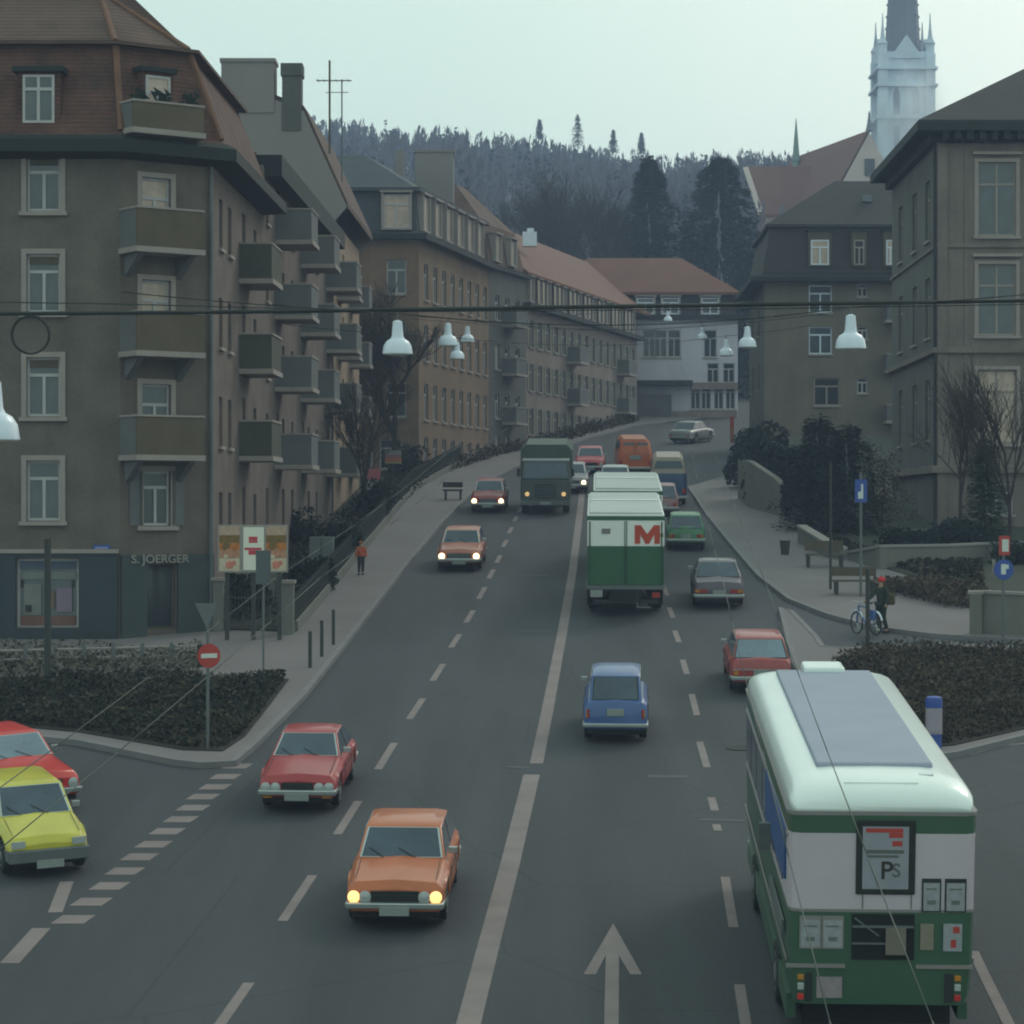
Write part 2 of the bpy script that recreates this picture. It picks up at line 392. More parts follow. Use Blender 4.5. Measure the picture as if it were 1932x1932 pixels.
# ------------------------------------------------------------------ windows and facades
def win_kind(w, h, style):
    """frame mesh, pane mesh, shutter mesh; origin bottom centre on the wall face, outside is -y"""
    fr = MB(); pn = MB(); sh = None
    hw = w/2; d = .16
    st = style
    if 'T' in st:      # trim round the opening
        t = .15
        fr.box(-hw-t, -hw, -.05, .02, -.02, h+t, 0); fr.box(hw, hw+t, -.05, .02, -.02, h+t, 0)
        fr.box(-hw, hw, -.05, .02, h, h+t, 0)
        fr.box(-hw-t-.06, hw+t+.06, -.13, .02, -.14, -.022, 0)
    elif 's' in st:
        fr.box(-hw-.08, hw+.08, -.10, .02, -.10, -.003, 0)
    if 'H' in st:      # hood
        fr.box(-hw-.25, hw+.25, -.22, .02, h+.3, h+.42, 0)
    b = .075
    y0, y1 = d-.05, d
    fr.box(-hw, -hw+b, y0, y1, 0, h, 1); fr.box(hw-b, hw, y0, y1, 0, h, 1)
    fr.box(-hw+b, hw-b, y0, y1, 0, b, 1); fr.box(-hw+b, hw-b, y0, y1, h-b, h, 1)
    tz = h*.7
    if 'X' not in st:
        fr.box(-hw+b, hw-b, y0-.01, y1-.003, tz-.045, tz+.045, 1)
        fr.box(-.045, .045, y0-.01, y1-.003, b, tz-.045, 1)
        if 'C' in st: fr.box(-.04, .04, y0-.01, y1-.003, tz+.045, h-b, 1)
    pn.quad((-hw+b*.5, d-.02, b*.5), (hw-b*.5, d-.02, b*.5), (hw-b*.5, d-.02, h-b*.5), (-hw+b*.5, d-.02, h-b*.5))
    if 'S' in st:
        sh = []
        for s in (-1, 1):
            a = s*(hw+.03); c = s*(hw+.03+w*.46); sh.append(MB())
            sh[-1].box(min(a, c), max(a, c), -.05, -.005, 0, h)
    if 'D' in st:      # cheeks and lid of an attic window standing out of the slope
        fr.box(-hw-.12, -hw-.003, -.02, .6, -.1, h+.1, 0); fr.box(hw+.003, hw+.12, -.02, .6, -.1, h+.1, 0); fr.box(-hw-.2, hw+.2, -.1, .6, h+.103, h+.2, 0); fr.box(-hw, hw, -.02, .6, -.1, -.003, 0)
    if 'B' in st:      # rolled down blind in the upper part
        fr.box(-hw+b, hw-b, y0-.02, y0-.004, h*.83, h-b, 2)
    return fr, pn, sh
WCACHE = {}
def window(bld, O, ang, w, h, style='s', pane='pane', trim='trim', sash='sash', shutter='shutterg', name='window'):
    key = (round(w, 2), round(h, 2), style, pane, trim, sash, shutter, name)
    if key not in WCACHE:
        fr, pn, sh = win_kind(w, h, style)
        WCACHE[key] = (fr.mesh(name, [M[trim], M[sash], M['wood']]), pn.mesh('pane', M[pane], recalc=False), [q.mesh('shutter', M[shutter]) for q in sh] if sh else [])
    a, b, c = WCACHE[key]
    o = bpy.data.objects.new(name, a); COL.objects.link(o); o.parent = bld
    o.location = O; o.rotation_euler = (0, 0, ang)
    for nm, me in [('pane', b)]+[('shutter', q) for q in c]:
        if me:
            p = bpy.data.objects.new(nm, me); COL.objects.link(p); p.parent = o
    return o

class Bld:
    def __init__(s, name, label, cat, x, y, z):
        s.o = V((x, y, z)); s.t = thing(name, label, cat, s.o); s.w = MB(); s.wm = []
    def mi(s, m):
        if m not in s.wm: s.wm.append(m)
        return s.wm.index(m)
    def wall(s, A0, A1, z0, z1, wins, m, depth=.22):
        """wall seen from outside running left->right from A0 to A1; wins: (u, z, w, h, style, pane[, extras])"""
        A0 = V((A0[0], A0[1], 0)); A1 = V((A1[0], A1[1], 0)); L = (A1-A0).length; d = (A1-A0)/L
        n = V((d.y, -d.x, 0)); mi = s.mi(m)
        P = lambda u, z, q=0: A0+d*u+n*q+V((0, 0, z))
        W = [x for x in wins if x[0]-x[2]/2 > .05 and x[0]+x[2]/2 < L-.05]
        us = sorted(set([0, L]+[round(x[0]-x[2]/2, 4) for x in W]+[round(x[0]+x[2]/2, 4) for x in W]))
        zs = sorted(set([z0, z1]+[round(x[1], 4) for x in W]+[round(x[1]+x[3], 4) for x in W]))
        for i in range(len(us)-1):
            for j in range(len(zs)-1):
                cu = (us[i]+us[i+1])/2; cz = (zs[j]+zs[j+1])/2
                if any(abs(cu-x[0]) < x[2]/2 and x[1] < cz < x[1]+x[3] for x in W): continue
                s.w.quad(P(us[i], zs[j]), P(us[i+1], zs[j]), P(us[i+1], zs[j+1]), P(us[i], zs[j+1]), mi)
        ang = math.atan2(d.y, d.x)
        for x in W:
            u0, u1, a, b = x[0]-x[2]/2, x[0]+x[2]/2, x[1], x[1]+x[3]
            for p, q in (((u0, a), (u1, a)), ((u1, a), (u1, b)), ((u1, b), (u0, b)), ((u0, b), (u0, a))):
                s.w.quad(P(*p), P(*q), P(q[0], q[1], -depth), P(p[0], p[1], -depth), mi)
            ex = x[6] if len(x) > 6 else {}
            window(s.t, P(x[0], a)-s.o, ang, x[2], x[3], x[4], x[5], **ex)
    def part(s, name, mb, mats, **k): return mb.build(name, mats, s.t, origin=s.o, **k)
    def done(s, name='wall'):
        return s.w.build(name, [M[m] for m in s.wm], s.t, origin=s.o, recalc=False)

def off(poly, d):
    """offset a counter-clockwise convex polygon outward by d (negative = inward)"""
    n = len(poly); out = []
    for i in range(n):
        p0 = V((*poly[i-1][:2], 0)); p1 = V((*poly[i][:2], 0)); p2 = V((*poly[(i+1) % n][:2], 0))
        a = (p1-p0).normalized(); b = (p2-p1).normalized()
        na = V((a.y, -a.x, 0)); nb = V((b.y, -b.x, 0))
        k = 1+na.dot(nb)
        q = p1+(na+nb)*(d/max(k, .2)); out.append((q.x, q.y))
    return out
def rings(mb, poly, spec, mi=0, cap=True):
    """roof from rings (inset, z)"""
    R = [[V((x, y, z)) for x, y in off(poly, -i)] for i, z in spec]
    n = len(poly); vs = [p for r in R for p in r]; fs = []
    for j in range(len(R)-1):
        for i in range(n): fs.append((j*n+i, j*n+(i+1) % n, (j+1)*n+(i+1) % n, (j+1)*n+i))
    if cap: fs += [tuple(range(n-1, -1, -1)), tuple(range((len(R)-1)*n, len(R)*n))]
    mb.add(vs, fs, mi)
def rows(us, zs, w, h, style, pane, **ex):
    out = []
    for z in zs:
        for u in us:
            p = pane if isinstance(pane, str) else RND.choice(pane)
            out.append((u, z, w, h, style, p, ex))
    return out
def balcony(b, A0, d, u0, u1, z, proj=1.1, hgt=1.05, m='balc', slabm='trim', bracket=True, panel=None):
    """balcony part on a wall starting at A0 with unit direction d"""
    d = V((d[0], d[1], 0)).normalized(); n = V((d.y, -d.x, 0)); A0 = V((A0[0], A0[1], 0))
    P = lambda u, q, zz: A0+d*u+n*q+V((0, 0, zz))
    mb = MB()
    def bx(ua, ub, qa, qb, za, zb, mi):
        vs = [P(u, q, zz) for zz in (za, zb) for q in (qb, qa) for u in (ua, ub)]
        mb.add(vs, [(0, 2, 3, 1), (4, 5, 7, 6), (0, 1, 5, 4), (2, 6, 7, 3), (0, 4, 6, 2), (1, 3, 7, 5)], mi)
    bx(u0-.05, u1+.05, 0, proj+.05, z-.16, z, 1)
    bx(u0, u1, proj-.1, proj, z, z+hgt, 2 if panel else 0)
    bx(u0, u0+.1, 0, proj-.1, z, z+hgt, 0); bx(u1-.1, u1, 0, proj-.1, z, z+hgt, 0)
    bx(u0-.03, u1+.03, proj-.14, proj+.03, z+hgt, z+hgt+.06, 1)
    bx(u0-.03, u0+.13, 0, proj-.14, z+hgt, z+hgt+.06, 1); bx(u1-.13, u1+.03, 0, proj-.14, z+hgt, z+hgt+.06, 1)
    if bracket:
        for u in (u0+.15, u1-.35):
            vs = [P(u, 0, z-.16), P(u, proj*.85, z-.16), P(u, 0, z-.8), P(u+.2, 0, z-.16), P(u+.2, proj*.85, z-.16), P(u+.2, 0, z-.8)]
            mb.add(vs, [(0, 1, 2), (3, 5, 4), (0, 3, 4, 1), (1, 4, 5, 2), (0, 2, 5, 3)], 0)
    return b.part('balcony', mb, [M[m], M[slabm], M[panel or m]])

# ---------- A: corner house with the shop
def sx(y): return -10.6+.023*y          # street wall line of the left row
A_P1 = (-11.4, 72.4); A_P2 = (-8.9, 74.2); A_P3 = (sx(86), 86.0)
b = Bld('corner_house', 'olive grey corner house with red tiled mansard roof and dark shopfront below', 'building', -9, 74, GR*74)
zA = 21.1; z0 = 6.3
wf = []
fu = lambda px: (px-966)/4700*72.4+24     # along the front wall that starts at x = -24
for zz, hh, st in ((19.25, 1.62, 'TB'), (16.3, 1.7, 'TB'), (13.28, 1.72, 'TB'), (10.25, 1.75, 'T')):
    for px in (82, -110, -300): wf.append((fu(px), zz, .98, hh, st, 'pane'))
wf += [(fu(90), 7.15, 1.8, 2.0, 'X', 'pane', dict(name='shop_window', trim='trim')), (fu(-150), 7.15, 1.8, 2.0, 'X', 'paned', dict(name='shop_window'))]
shopz = 9.25
b.wall((-24, 72.4), A_P1, z0, zA, wf, 'render_a')
dch = (V(A_P2)-V(A_P1)); Lc = dch.length
wc = [(1.18, 18.3, .95, 2.0, 'T', 'panel'), (1.18, 15.3, .95, 2.0, 'T', 'panel'), (1.18, 12.25, .95, 2.0, 'T', 'pane'), (1.2, 10.1, .9, 1.6, 'TS', 'paned', dict(shutter='balc')),
      (1.35, 7.05, .95, 1.95, 'X', 'paned', dict(name='shop_door', sash='wood'))]
b.wall(A_P1, A_P2, z0, zA, wc, 'render_a2')
ws = rows([1.6, 3.6], [18.5, 15.5, 12.5, 9.6], .8, 1.5, 's', ['pane', 'paned', 'panel'])
ws += rows([6.9], [18.2, 15.2, 12.2, 9.3], .9, 2.0, 's', ['pane', 'paned'])+rows([9.8], [18.5, 15.5, 12.5, 9.6], .8, 1.5, 's', ['pane', 'paned'])
b.wall(A_P2, A_P3, z0, zA, ws, 'render_b')
b.wall(A_P3, (-24, 86), z0, zA, [], 'render_b'); b.wall((-24, 86), (-24, 72.4), z0, zA, [], 'render_b')
b.done()
polyA = [(-24, 72.4), A_P1, A_P2, A_P3, (-24, 86)]
mb = MB(); rings(mb, polyA, [(-.1, zA-.34), (-.75, zA-.22), (-.75, zA+.14), (-.5, zA+.3), (0, zA+.32)], 0)
b.part('eaves', mb, M['eave'])
mb = MB(); rings(mb, polyA, [(-.42, zA+.302), (-.25, zA+.45), (.75, zA+3.1)], 1); rings(mb, polyA, [(.45, zA+3.103), (.45, zA+3.2), (.8, zA+3.24), (6.2, zA+7.0)], 0)
# pale hip tiles
for i in (1, 2):
    lo = V((*off(polyA, .25)[i], zA+.45)); hi = V((*off(polyA, -.75)[i], zA+3.1)); mb.tube(lo, hi, .11, 6, mi=2)
    hi2 = V((*off(polyA, -6.2)[i], zA+7.0)); lo2 = V((*off(polyA, -.8)[i], zA+3.24)); mb.tube(lo2, hi2, .1, 6, mi=2)
b.part('roof', mb, [M['tile'], M['tilem'], mat('hip_tile', A(108, 80, 62, 1.05), .85, .3, 2)])
# dormers of the front
for px in (75, -125):
    x = (px-966)/4700*72.4; mb = MB()
    mb.box(x-.62, x+.62, 72.25, 74, zA+.55, zA+2.15, 0); mb.box(x-.75, x+.75, 72.1, 74.2, zA+2.16, zA+2.32, 1)
    dm = b.part('dormer', mb, [M['tilem'], M['eave']])
    window(dm, V((x, 72.09, zA+.68))-b.o, 0, .92, 1.4, 'C', 'pane', name='dormer_window')
# door of the roof terrace on the bay
mb = MB(); dd = dch.normalized(); nn = V((dd.y, -dd.x)); T = Matrix.Translation((A_P1[0], A_P1[1], zA)) @ Matrix.Rotation(math.atan2(dd.y, dd.x), 4, 'Z')
mb.box(.75, 1.75, .05, 1.6, .5, 2.3, 0, T); mb.box(.65, 1.85, -.08, 1.8, 2.303, 2.45, 1, T)
dm = b.part('dormer', mb, [M['tilem'], M['eave']])
window(dm, T @ V((1.25, -.12, .55))-b.o, math.atan2(dd.y, dd.x), .8, 1.65, '', 'panel', name='dormer_window')
for z in (18.15, 15.15, 12.15): balcony(b, A_P1, dch, 0, 2.15, z, 1.1, 1.1, panel='balco')
balcony(b, A_P1, dch, 0, 2.3, zA+.5, .85, .75, panel='balco', bracket=False)
for k in range(78):    # potted plants on the roof balcony
    if k % 26 == 0: mb = MB()
    c = T @ V(((.3, 1.0, 1.9)[k//26]+RND.uniform(-.22, .22), RND.uniform(-.75, -.55), 1.2+RND.uniform(0, .3)))
    mb.add([c, c+V((RND.uniform(-.15, .15), .02, RND.uniform(.1, .3))), c+V((RND.uniform(.04, .2), 0, RND.uniform(0, .2)))], [(0, 1, 2)])
    if k % 26 == 25: b.part('potted_plant', mb, M['ivy'], recalc=False)
dS = (V(A_P3)-V(A_P2)).normalized()
for z in (18.0, 15.1, 12.3): balcony(b, A_P2, dS, 5.8, 8.4, z, 1.05, 1.1, m='balcd', bracket=False)
mb = MB()   # dark shop front cladding
mb.box(-24, -11.45, 72.28, 72.39, 6.72, 7.13, 0); mb.box(-24, -11.45, 72.28, 72.39, 9.17, 9.3, 0)
x0, x1 = fu(90)-24-.92, fu(90)-24+.92; xx0, xx1 = fu(-150)-24-.92, fu(-150)-24+.92
mb.box(x1, -11.45, 72.28, 72.39, 7.132, 9.168, 0); mb.box(xx1, x0, 72.28, 72.39, 7.132, 9.168, 0); mb.box(-24, xx0, 72.28, 72.39, 7.132, 9.168, 0)
mb.box(-24, -11.42, 72.2, 72.39, 9.303, 9.42, 1)
b.part('shopfront', mb, [M['shop'], M['trim']])
mb = MB(); T0 = Matrix.Translation((A_P1[0], A_P1[1], 0)) @ Matrix.Rotation(math.atan2(dd.y, dd.x), 4, 'Z')
mb.box(.02, .84, -.09, -.01, 6.7, 9.02, 0, T0); mb.box(1.86, Lc-.02, -.09, -.01, 6.7, 9.02, 0, T0); mb.box(.02, Lc-.02, -.09, -.01, 9.022, 9.25, 0, T0)
b.part('shopfront', mb, M['shopg'])
mb = MB()   # goods in the shop window
x = fu(90)-24
mb.box(x-.8, x+.8, 72.47, 72.52, 7.2, 7.48, 0); mb.box(x-.82, x+.82, 72.47, 72.52, 8.55, 8.75, 1); mb.box(x-.7, x-.2, 72.46, 72.5, 7.5, 8.4, 1)
mb.box(x-.65, x-.48, 72.43, 72.459, 7.6, 7.8, 2); mb.box(x+.25, x+.7, 72.46, 72.5, 7.6, 8.3, 3); mb.box(x, x+.18, 72.46, 72.5, 7.7, 8.2, 4); mb.box(x-.82, x+.82, 72.46, 72.5, 8.86, 9.06, 5)
for o in (x-.05, x+.72, x-.76): mb.box(o-.03, o+.03, 72.44, 72.455, 8.3, 8.52, 2)
b.part('window_display', mb, [mat('display_brown', A(96, 72, 64, 1.4), .8), mat('display_grey', A(104, 112, 106, 1.3), .8), M['dark'], mat('display_mauve', A(108, 100, 114, 1.4), .8),
                              mat('display_tan', A(96, 84, 72, 1.4), .8), mat('display_blue', A(66, 80, 96, 1.3), .8)])
p = T0 @ V((1.25, -.13, 9.01))
text_part('S. JOERGER', 'shop_lettering', .34, M['coping'], b.t, p-b.o, (math.pi/2, 0, math.atan2(dd.y, dd.x)), .02, 1.12)
mb = MB(); p = pt(190, 1035, 72.2); mb.box(p.x-.24, p.x+.24, 72.33, 72.385, p.z-.06, p.z+.1, 0); mb.box(p.x-.18, p.x+.18, 72.32, 72.328, p.z-.01, p.z+.045, 1)
b.part('street_name_plate', mb, [M['blue_sign'], mat('plate_pale_blue', A(130, 145, 180, 1.2), .6)])
mb = MB(); mb.path([T0 @ V((Lc-.12, -.1, 6.9)), T0 @ V((Lc-.12, -.1, 20.9))], .06); b.part('drain_pipe', mb, M['galv'])
mb = MB(); q = [V((x, 73.5, z)) for x, z in ((-17.6, 27), (-17.6, 29), (-16.7, 29), (-16.7, 27.2))]
A_house = b

# ---------- B: tall tenement with the stacks of balconies
b = Bld('tenement', 'brown grey tenement with three stacks of grey balconies next to the corner house', 'building', sx(98), 98, GR*98)
zB = 22.5; P0 = (sx(86.01), 86.02); P1 = (sx(111), 111)
Lb = (V(P1)-V(P0)).length; dB = (V(P1)-V(P0)).normalized()
ws = []
for u in (1.4, 6.3, 9.3, 15.3, 18.5):
    ws += rows([u], [20.6, 17.9, 15.2, 12.5, 9.9], .85, 1.45, 's', ['pane', 'paned', 'panel'])
for u in (4.5, 13.2, 23.4): ws += rows([u], [20.35, 17.6, 15.0, 12.2], .95, 1.9, 's', ['panel', 'paned'])
b.wall(P0, P1, 7.2, zB, ws, 'render_b'); b.wall(P1, (-22, 111), 8, zB, [], 'render_b'); b.wall((-22, 111), (-22, 86.02), 7, zB, [], 'render_b'); b.wall((-22, 86.02), P0, 7, zB, [], 'render_b')
b.done()
polyB = [(-22, 86.02), P0, P1, (-22, 111)]
mb = MB(); mb.prism([V((x, y, zB)) for x, y in [(-22, 86.6), (P0[0]+.62, 86.6), (P1[0]+.62, 110.8), (-22, 110.8)]], .42, down=-.32)
b.part('eaves', mb, M['eave'])
mb = MB(); mb.prism([V((x, y, zB+.423)) for x, y in [(-22, 86.8), (P0[0]-.3, 86.8), (P1[0]-.3, 110.7), (-22, 110.7)]], .12)
b.part('roof', mb, M['tile'])
u_of = lambda y: (V((sx(y), y))-V(P0)).length
for yy in (89.7, 98.4, 108.7):
    for z in (20.3, 17.6, 15.0, 12.2): balcony(b, P0, dB, u_of(yy), u_of(yy)+2.3, z, 1.32, 1.08, bracket=False)
for yy, zt in ((95.5, 13.2), (104.5, 13.2)):   # washing poles of the lower balconies
    pass
B_house = b

# ---------- N: house with the bare fire wall
b = Bld('firewall_house', 'tall house behind the tenement with bare grey fire wall and two chimney stacks', 'building', sx(115), 115, GR*115)
gab = [(-22, 8), (-22, 28.9), (-13.0, 28.9), (-10.6, 28.9), (-9.3, 28.4), (-7.35, 24.1), (-7.95, 23.4), (-7.95, 8)]
mb = MB(); n = len(gab)
vs = [V((x, 111.05, z)) for x, z in gab]+[V((x+.3, 125, z)) for x, z in gab]
mb.add(vs, [tuple(range(n))], 0); mb.add(vs, [tuple(range(2*n-1, n-1, -1))], 0)
mb.add(vs, [(0, 1, n+1, n)], 0)
b.wall((sx(111)+.05, 111.05), (sx(125)+.05, 125), 8, 23.6, rows([2.2, 5.2, 8.6, 11.6], [20.9, 18.0, 15.1, 12.4], .9, 1.6, 's', ['pane', 'paned', 'panel']), 'render_peach')
b.done(); b.part('fire_wall', mb, M['render_n'], recalc=False)
mb = MB(); mb.add([V((x, 111.3, z)) for x, z in gab[1:6]]+[V((x+.35, 125, z)) for x, z in gab[1:6]]+[V((x, 111.3, z+.25)) for x, z in gab[1:6]]+[V((x+.35, 125, z+.25)) for x, z in gab[1:6]],
                  [(i, i+1, i+6, i+5) for i in range(4)]+[(10+i, 15+i, 16+i, 11+i) for i in range(4)]+[(i, 10+i, 11+i, i+1) for i in range(4)]+[(5+i, 6+i, 16+i, 15+i) for i in range(4)]+[(4, 14, 19, 9)])
b.part('roof', mb, M['tile'])
mb = MB(); mb.box(-12.96, -10.6, 111.0, 112.4, 28.3, 30.55); mb.box(-13.02, -10.54, 110.94, 112.46, 30.553, 30.72); b.part('chimney', mb, M['render_n'])
mb = MB(); mb.box(-10.25, -9.4, 111.0, 112.0, 27.5, 29.95); mb.box(-10.31, -9.34, 110.94, 112.06, 29.953, 30.5); b.part('chimney', mb, [mat('chimney_dark_render', A(72, 76, 72, 1.4), .9)])
for yy in (113.5, 119.5):
    for z in (20.3, 17.6, 15.0, 12.3): balcony(b, (sx(111), 111), dB, yy-111, yy-111+1.8, z, 1.0, 1.0, bracket=False)
mb = MB(); p = V((-8.2, 112, 26.6)); mb.tube(p, p+V((0, 0, 4.2)), .05, 6); b.part('mast', mb, M['wood'])
mb = MB(); p = V((-7.6, 116, 25.2)); t = pt(645, 150, 116); mb.tube(V((t.x, 116, 24.6)), t, .035, 6)
mb.tube(t+V((-1.2, 0, -.05)), t+V((.45, 0, -.05)), .03, 5)
for k in range(6): mb.tube(t+V((-1.1+.28*k, -.35, -.05)), t+V((-1.1+.28*k, .35, -.05)), .018, 4)
mb.tube(t+V((-.75, 0, -.6)), t+V((.3, 0, -.6)), .02, 5)
b.part('aerial', mb, M['galv'])

# ---------- C: ochre house with slate mansard
Yc = 133.7; Xc = -.0374*Yc
b = Bld('ochre_house', 'ochre yellow house with blue grey slate mansard and white attic windows', 'building', Xc, Yc, GR*Yc)
E = (-1.4, 150.2); zC = 25.2
fr = rows([1.9, 5.8, 8.6], [22.2, 18.9, 15.6], 1.05, 1.85, 's', ['paned', 'pane'])+rows([2.0, 5.6, 8.3], [12.8], 1.2, 1.6, 's', 'paned')
b.wall((Xc-9.8, Yc), (Xc, Yc), 11.2, zC, fr, 'render_c')
LC = (V(E)-V((Xc, Yc))).length
b.wall((Xc, Yc), E, 11.2, zC, rows([1.6+2.05*k for k in range(8)], [22.0, 18.7, 15.5, 12.6], .9, 1.95, 's', ['paned', 'paned', 'pane'], trim='trim'), 'render_c')
b.wall(E, (-14, 150.2), 11, zC, [], 'render_c'); b.wall((-14.4, 150.2), (Xc-9.8, Yc), 11, zC, [], 'render_c')
b.done()
poly = [(Xc-9.8, Yc), (Xc, Yc), E, (-14, 150.2)]
mb = MB(); rings(mb, poly, [(-.55, zC-.1), (-.55, zC+.2), (0, zC+.35)]); b.part('cornice', mb, M['eave'])
mb = MB(); rings(mb, poly, [(.12, zC+.353), (.35, zC+2.55)], 0); rings(mb, poly, [(-.05, zC+2.553), (-.05, zC+2.75), (.4, zC+2.85), (3.9, zC+5.0)], 1)
b.part('roof', mb, [M['slate'], M['slate']])
for u in (1.9, 8.6):
    window(b.t, V((Xc-9.8+u, Yc-.06, zC+.55))-b.o, 0, 1.4, 1.8, 'D', 'panel' if u > 5 else 'pane', name='attic_window')
d = (V(E)-V((Xc, Yc))).normalized(); nC = V((d.y, -d.x))
for k in range(6):
    q = V((Xc, Yc))+d*(1.5+2.6*k)+nC*.08
    window(b.t, V((q.x, q.y, zC+.55))-b.o, math.atan2(d.y, d.x), 1.3, 1.8, 'XD', 'panel', name='attic_window')
mb = MB(); mb.box(-5.6, -3.4, 144, 146.5, zC+3.2, 31.3); mb.box(-5.66, -3.34, 143.94, 146.56, 31.303, 31.45); b.part('chimney', mb, M['render_n'])
mb = MB(); mb.box(-6.6, -6.1, 141, 141.5, zC+4, 31.0); b.part('chimney', mb, M['render_n'])
balcony(b, (Xc-9.8, Yc), (1, 0), .6, 3.8, 21.6, 1.2, .95, m='balc', bracket=True)
balcony(b, (Xc-9.8, Yc), (1, 0), .6, 3.8, 18.2, 1.2, .95, m='balc', bracket=True)

# ---------- D1 and D: the receding row on the left
E1 = (.85, 157.2)
b = Bld('narrow_house', 'narrow grey green house with brown tiled attic between ochre house and beige row', 'building', 0, 153, GR*153)
L1 = (V(E1)-V((-1.38, 150.22))).length
b.wall((-1.38, 150.22), E1, 12.5, 25.2, rows([1.6, 3.6, 5.7], [22.2, 19.2, 16.2, 13.6], .85, 1.5, 's', ['pane', 'paned', 'panel']), 'render_g')
b.wall(E1, (-8, 157.2), 12, 25.2, [], 'render_g'); b.wall((-8, 157.2), (-8, 150.22), 12, 25.2, [], 'render_g'); b.wall((-8, 150.22), (-1.38, 150.22), 12, 25.2, [], 'render_g')
b.done()
poly = [(-8, 150.22), (-1.38, 150.22), E1, (-8, 157.2)]
mb = MB(); rings(mb, poly, [(-.3, 25.2), (-.3, 25.45), (0, 25.5)]); b.part('eaves', mb, M['eave'])
mb = MB(); rings(mb, poly, [(.05, 25.503), (.5, 28.0), (2.8, 30.6)], 0); b.part('roof', mb, M['tile'])
d = (V(E1)-V((-1.38, 150.22))).normalized()
for k in (1.6, 4.6):
    q = V((-1.38, 150.22))+d*k+V((d.y, -d.x))*.1; window(b.t, V((q.x, q.y, 25.8))-b.o, math.atan2(d.y, d.x), 1.0, 1.5, 'XD', 'panel', name='attic_window')
for z in (22.0, 19.0, 16.0): balcony(b, (-1.38, 150.22), d, 2.6, 4.8, z, .9, .9, bracket=False)

D0 = (.86, 157.22); DE = (9.4, 187.5); dD = (V(DE)-V(D0)).normalized(); LD = (V(DE)-V(D0)).length
b = Bld('long_beige_row', 'long beige terrace with faded red roof and pale attic shutters curving away', 'building', 5, 172, GR*172)
zD = 23.4
us = [1.3+2.05*k for k in range(15)]
b.wall(D0, DE, 13.5, zD, rows(us, [21.0, 18.2, 15.4], .95, 1.7, 'sS', ['paned', 'paned', 'pane'], shutter='shutterg'), 'render_d')
b.wall(DE, (DE[0]-9, DE[1]+2.4), 13, zD, [], 'render_d'); b.wall((D0[0]-9, D0[1]+2.4), D0, 13, zD, [], 'render_d')
b.done()
poly = [(D0[0]-12, D0[1]+3.2), D0, DE, (DE[0]-12, DE[1]+3.2)]
mb = MB(); rings(mb, poly, [(-.5, zD), (-.5, zD+.3), (0, zD+.35)]); b.part('cornice', mb, M['eave'])
mb = MB(); rings(mb, poly, [(.1, zD+.353), (.3, zD+2.1)], 1); ea, eb = V(D0)-dD*.1+V((dD.y, -dD.x))*.18, V(DE)+dD*9.5+V((dD.y, -dD.x))*.18; bk = V((-dD.y, dD.x))
sec = [(0, zD+2.11), (0, zD+2.27), (5.8, zD+6.75), (11.6, zD+2.27), (11.6, zD+2.11)]
vs_ = [V((*(e_+bk*o_), z_)) for e_ in (ea, eb) for o_, z_ in sec]
mb.add(vs_, [(0, 1, 2, 3, 4), (9, 8, 7, 6, 5)]+[(i, i+5, (i+1) % 5+5, (i+1) % 5) for i in range(5)], 0)
b.part('roof', mb, [M['tiler'], M['render_g']])
nD = V((dD.y, -dD.x))
for k in range(15):
    q = V(D0)+dD*(us[k])+nD*.08; window(b.t, V((q.x, q.y, zD+.5))-b.o, math.atan2(dD.y, dD.x), .8, 1.45, 'XD' + ('S' if k % 2 else ''), 'paned' if k % 2 else 'panel', name='attic_window', shutter='shutter')
for u in (10.5, 25): 
    for z in (20.6, 17.8): balcony(b, D0, dD, u, u+2.2, z, .9, .95, bracket=False)
mb = MB(); p = pt(1000, 440, 166); mb.box(p.x-.5, p.x+.45, 165.5, 166.4, p.z-.9, p.z+.05); mb.box(p.x-.2, p.x+.25, 165.6, 166.3, p.z+.053, p.z+.3); b.part('roof_light', mb, M['white'])

# ---------- E: end of the street
YE = 192.0; s_ = 4700/YE; fx = lambda px: (px-966)/s_; fz = lambda py: 10.5+(966-py)/s_
b = Bld('end_house', 'white and beige house with hipped red roof and dark awning closing the street', 'building', fx(1285), YE, GR*YE)
xa, xm, xb = fx(1168), fx(1205), fx(1392); xe = fx(1005)
zE = fz(603)
b.wall((xa, YE), (xb, YE), 16.8, zE,
       rows([fx(1225)-xa, fx(1246)-xa, fx(1272)-xa, fx(1340)-xa, fx(1186)-xa], [fz(676-2)], 1.0, 2.1, 's', 'paned') +
       rows([fx(1312)-xa, fx(1332)-xa, fx(1356)-xa, fx(1378)-xa], [fz(772)], .75, 1.9, 's', 'paned')+rows([fx(1345)-xa, fx(1375)-xa], [fz(722)], .9, 1.5, 's', 'paned'), 'render_w')
b.wall((xb, YE), (xb+1, YE+12), 16.8, zE, [], 'render_w'); b.wall((xe, YE), (xa-.01, YE), 16.8, zE, [], 'render_d'); b.wall((xe, YE+12), (xe, YE), 16.8, zE, [], 'render_d')
b.done()
poly = [(xe, YE), (xb, YE), (xb+1, YE+12), (xe, YE+12)]
mb = MB(); rings(mb, poly, [(-.5, zE), (-.5, zE+.35), (0, zE+.4)]); b.part('cornice', mb, M['eave'])
mb = MB(); rings(mb, poly, [(.1, zE+.403), (.5, fz(556))], 1); rings(mb, poly, [(-.2, fz(556)+.003), (-.2, fz(556)+.2), (4.4, fz(476))], 0); b.part('roof', mb, [M['tiler'], M['slated']])
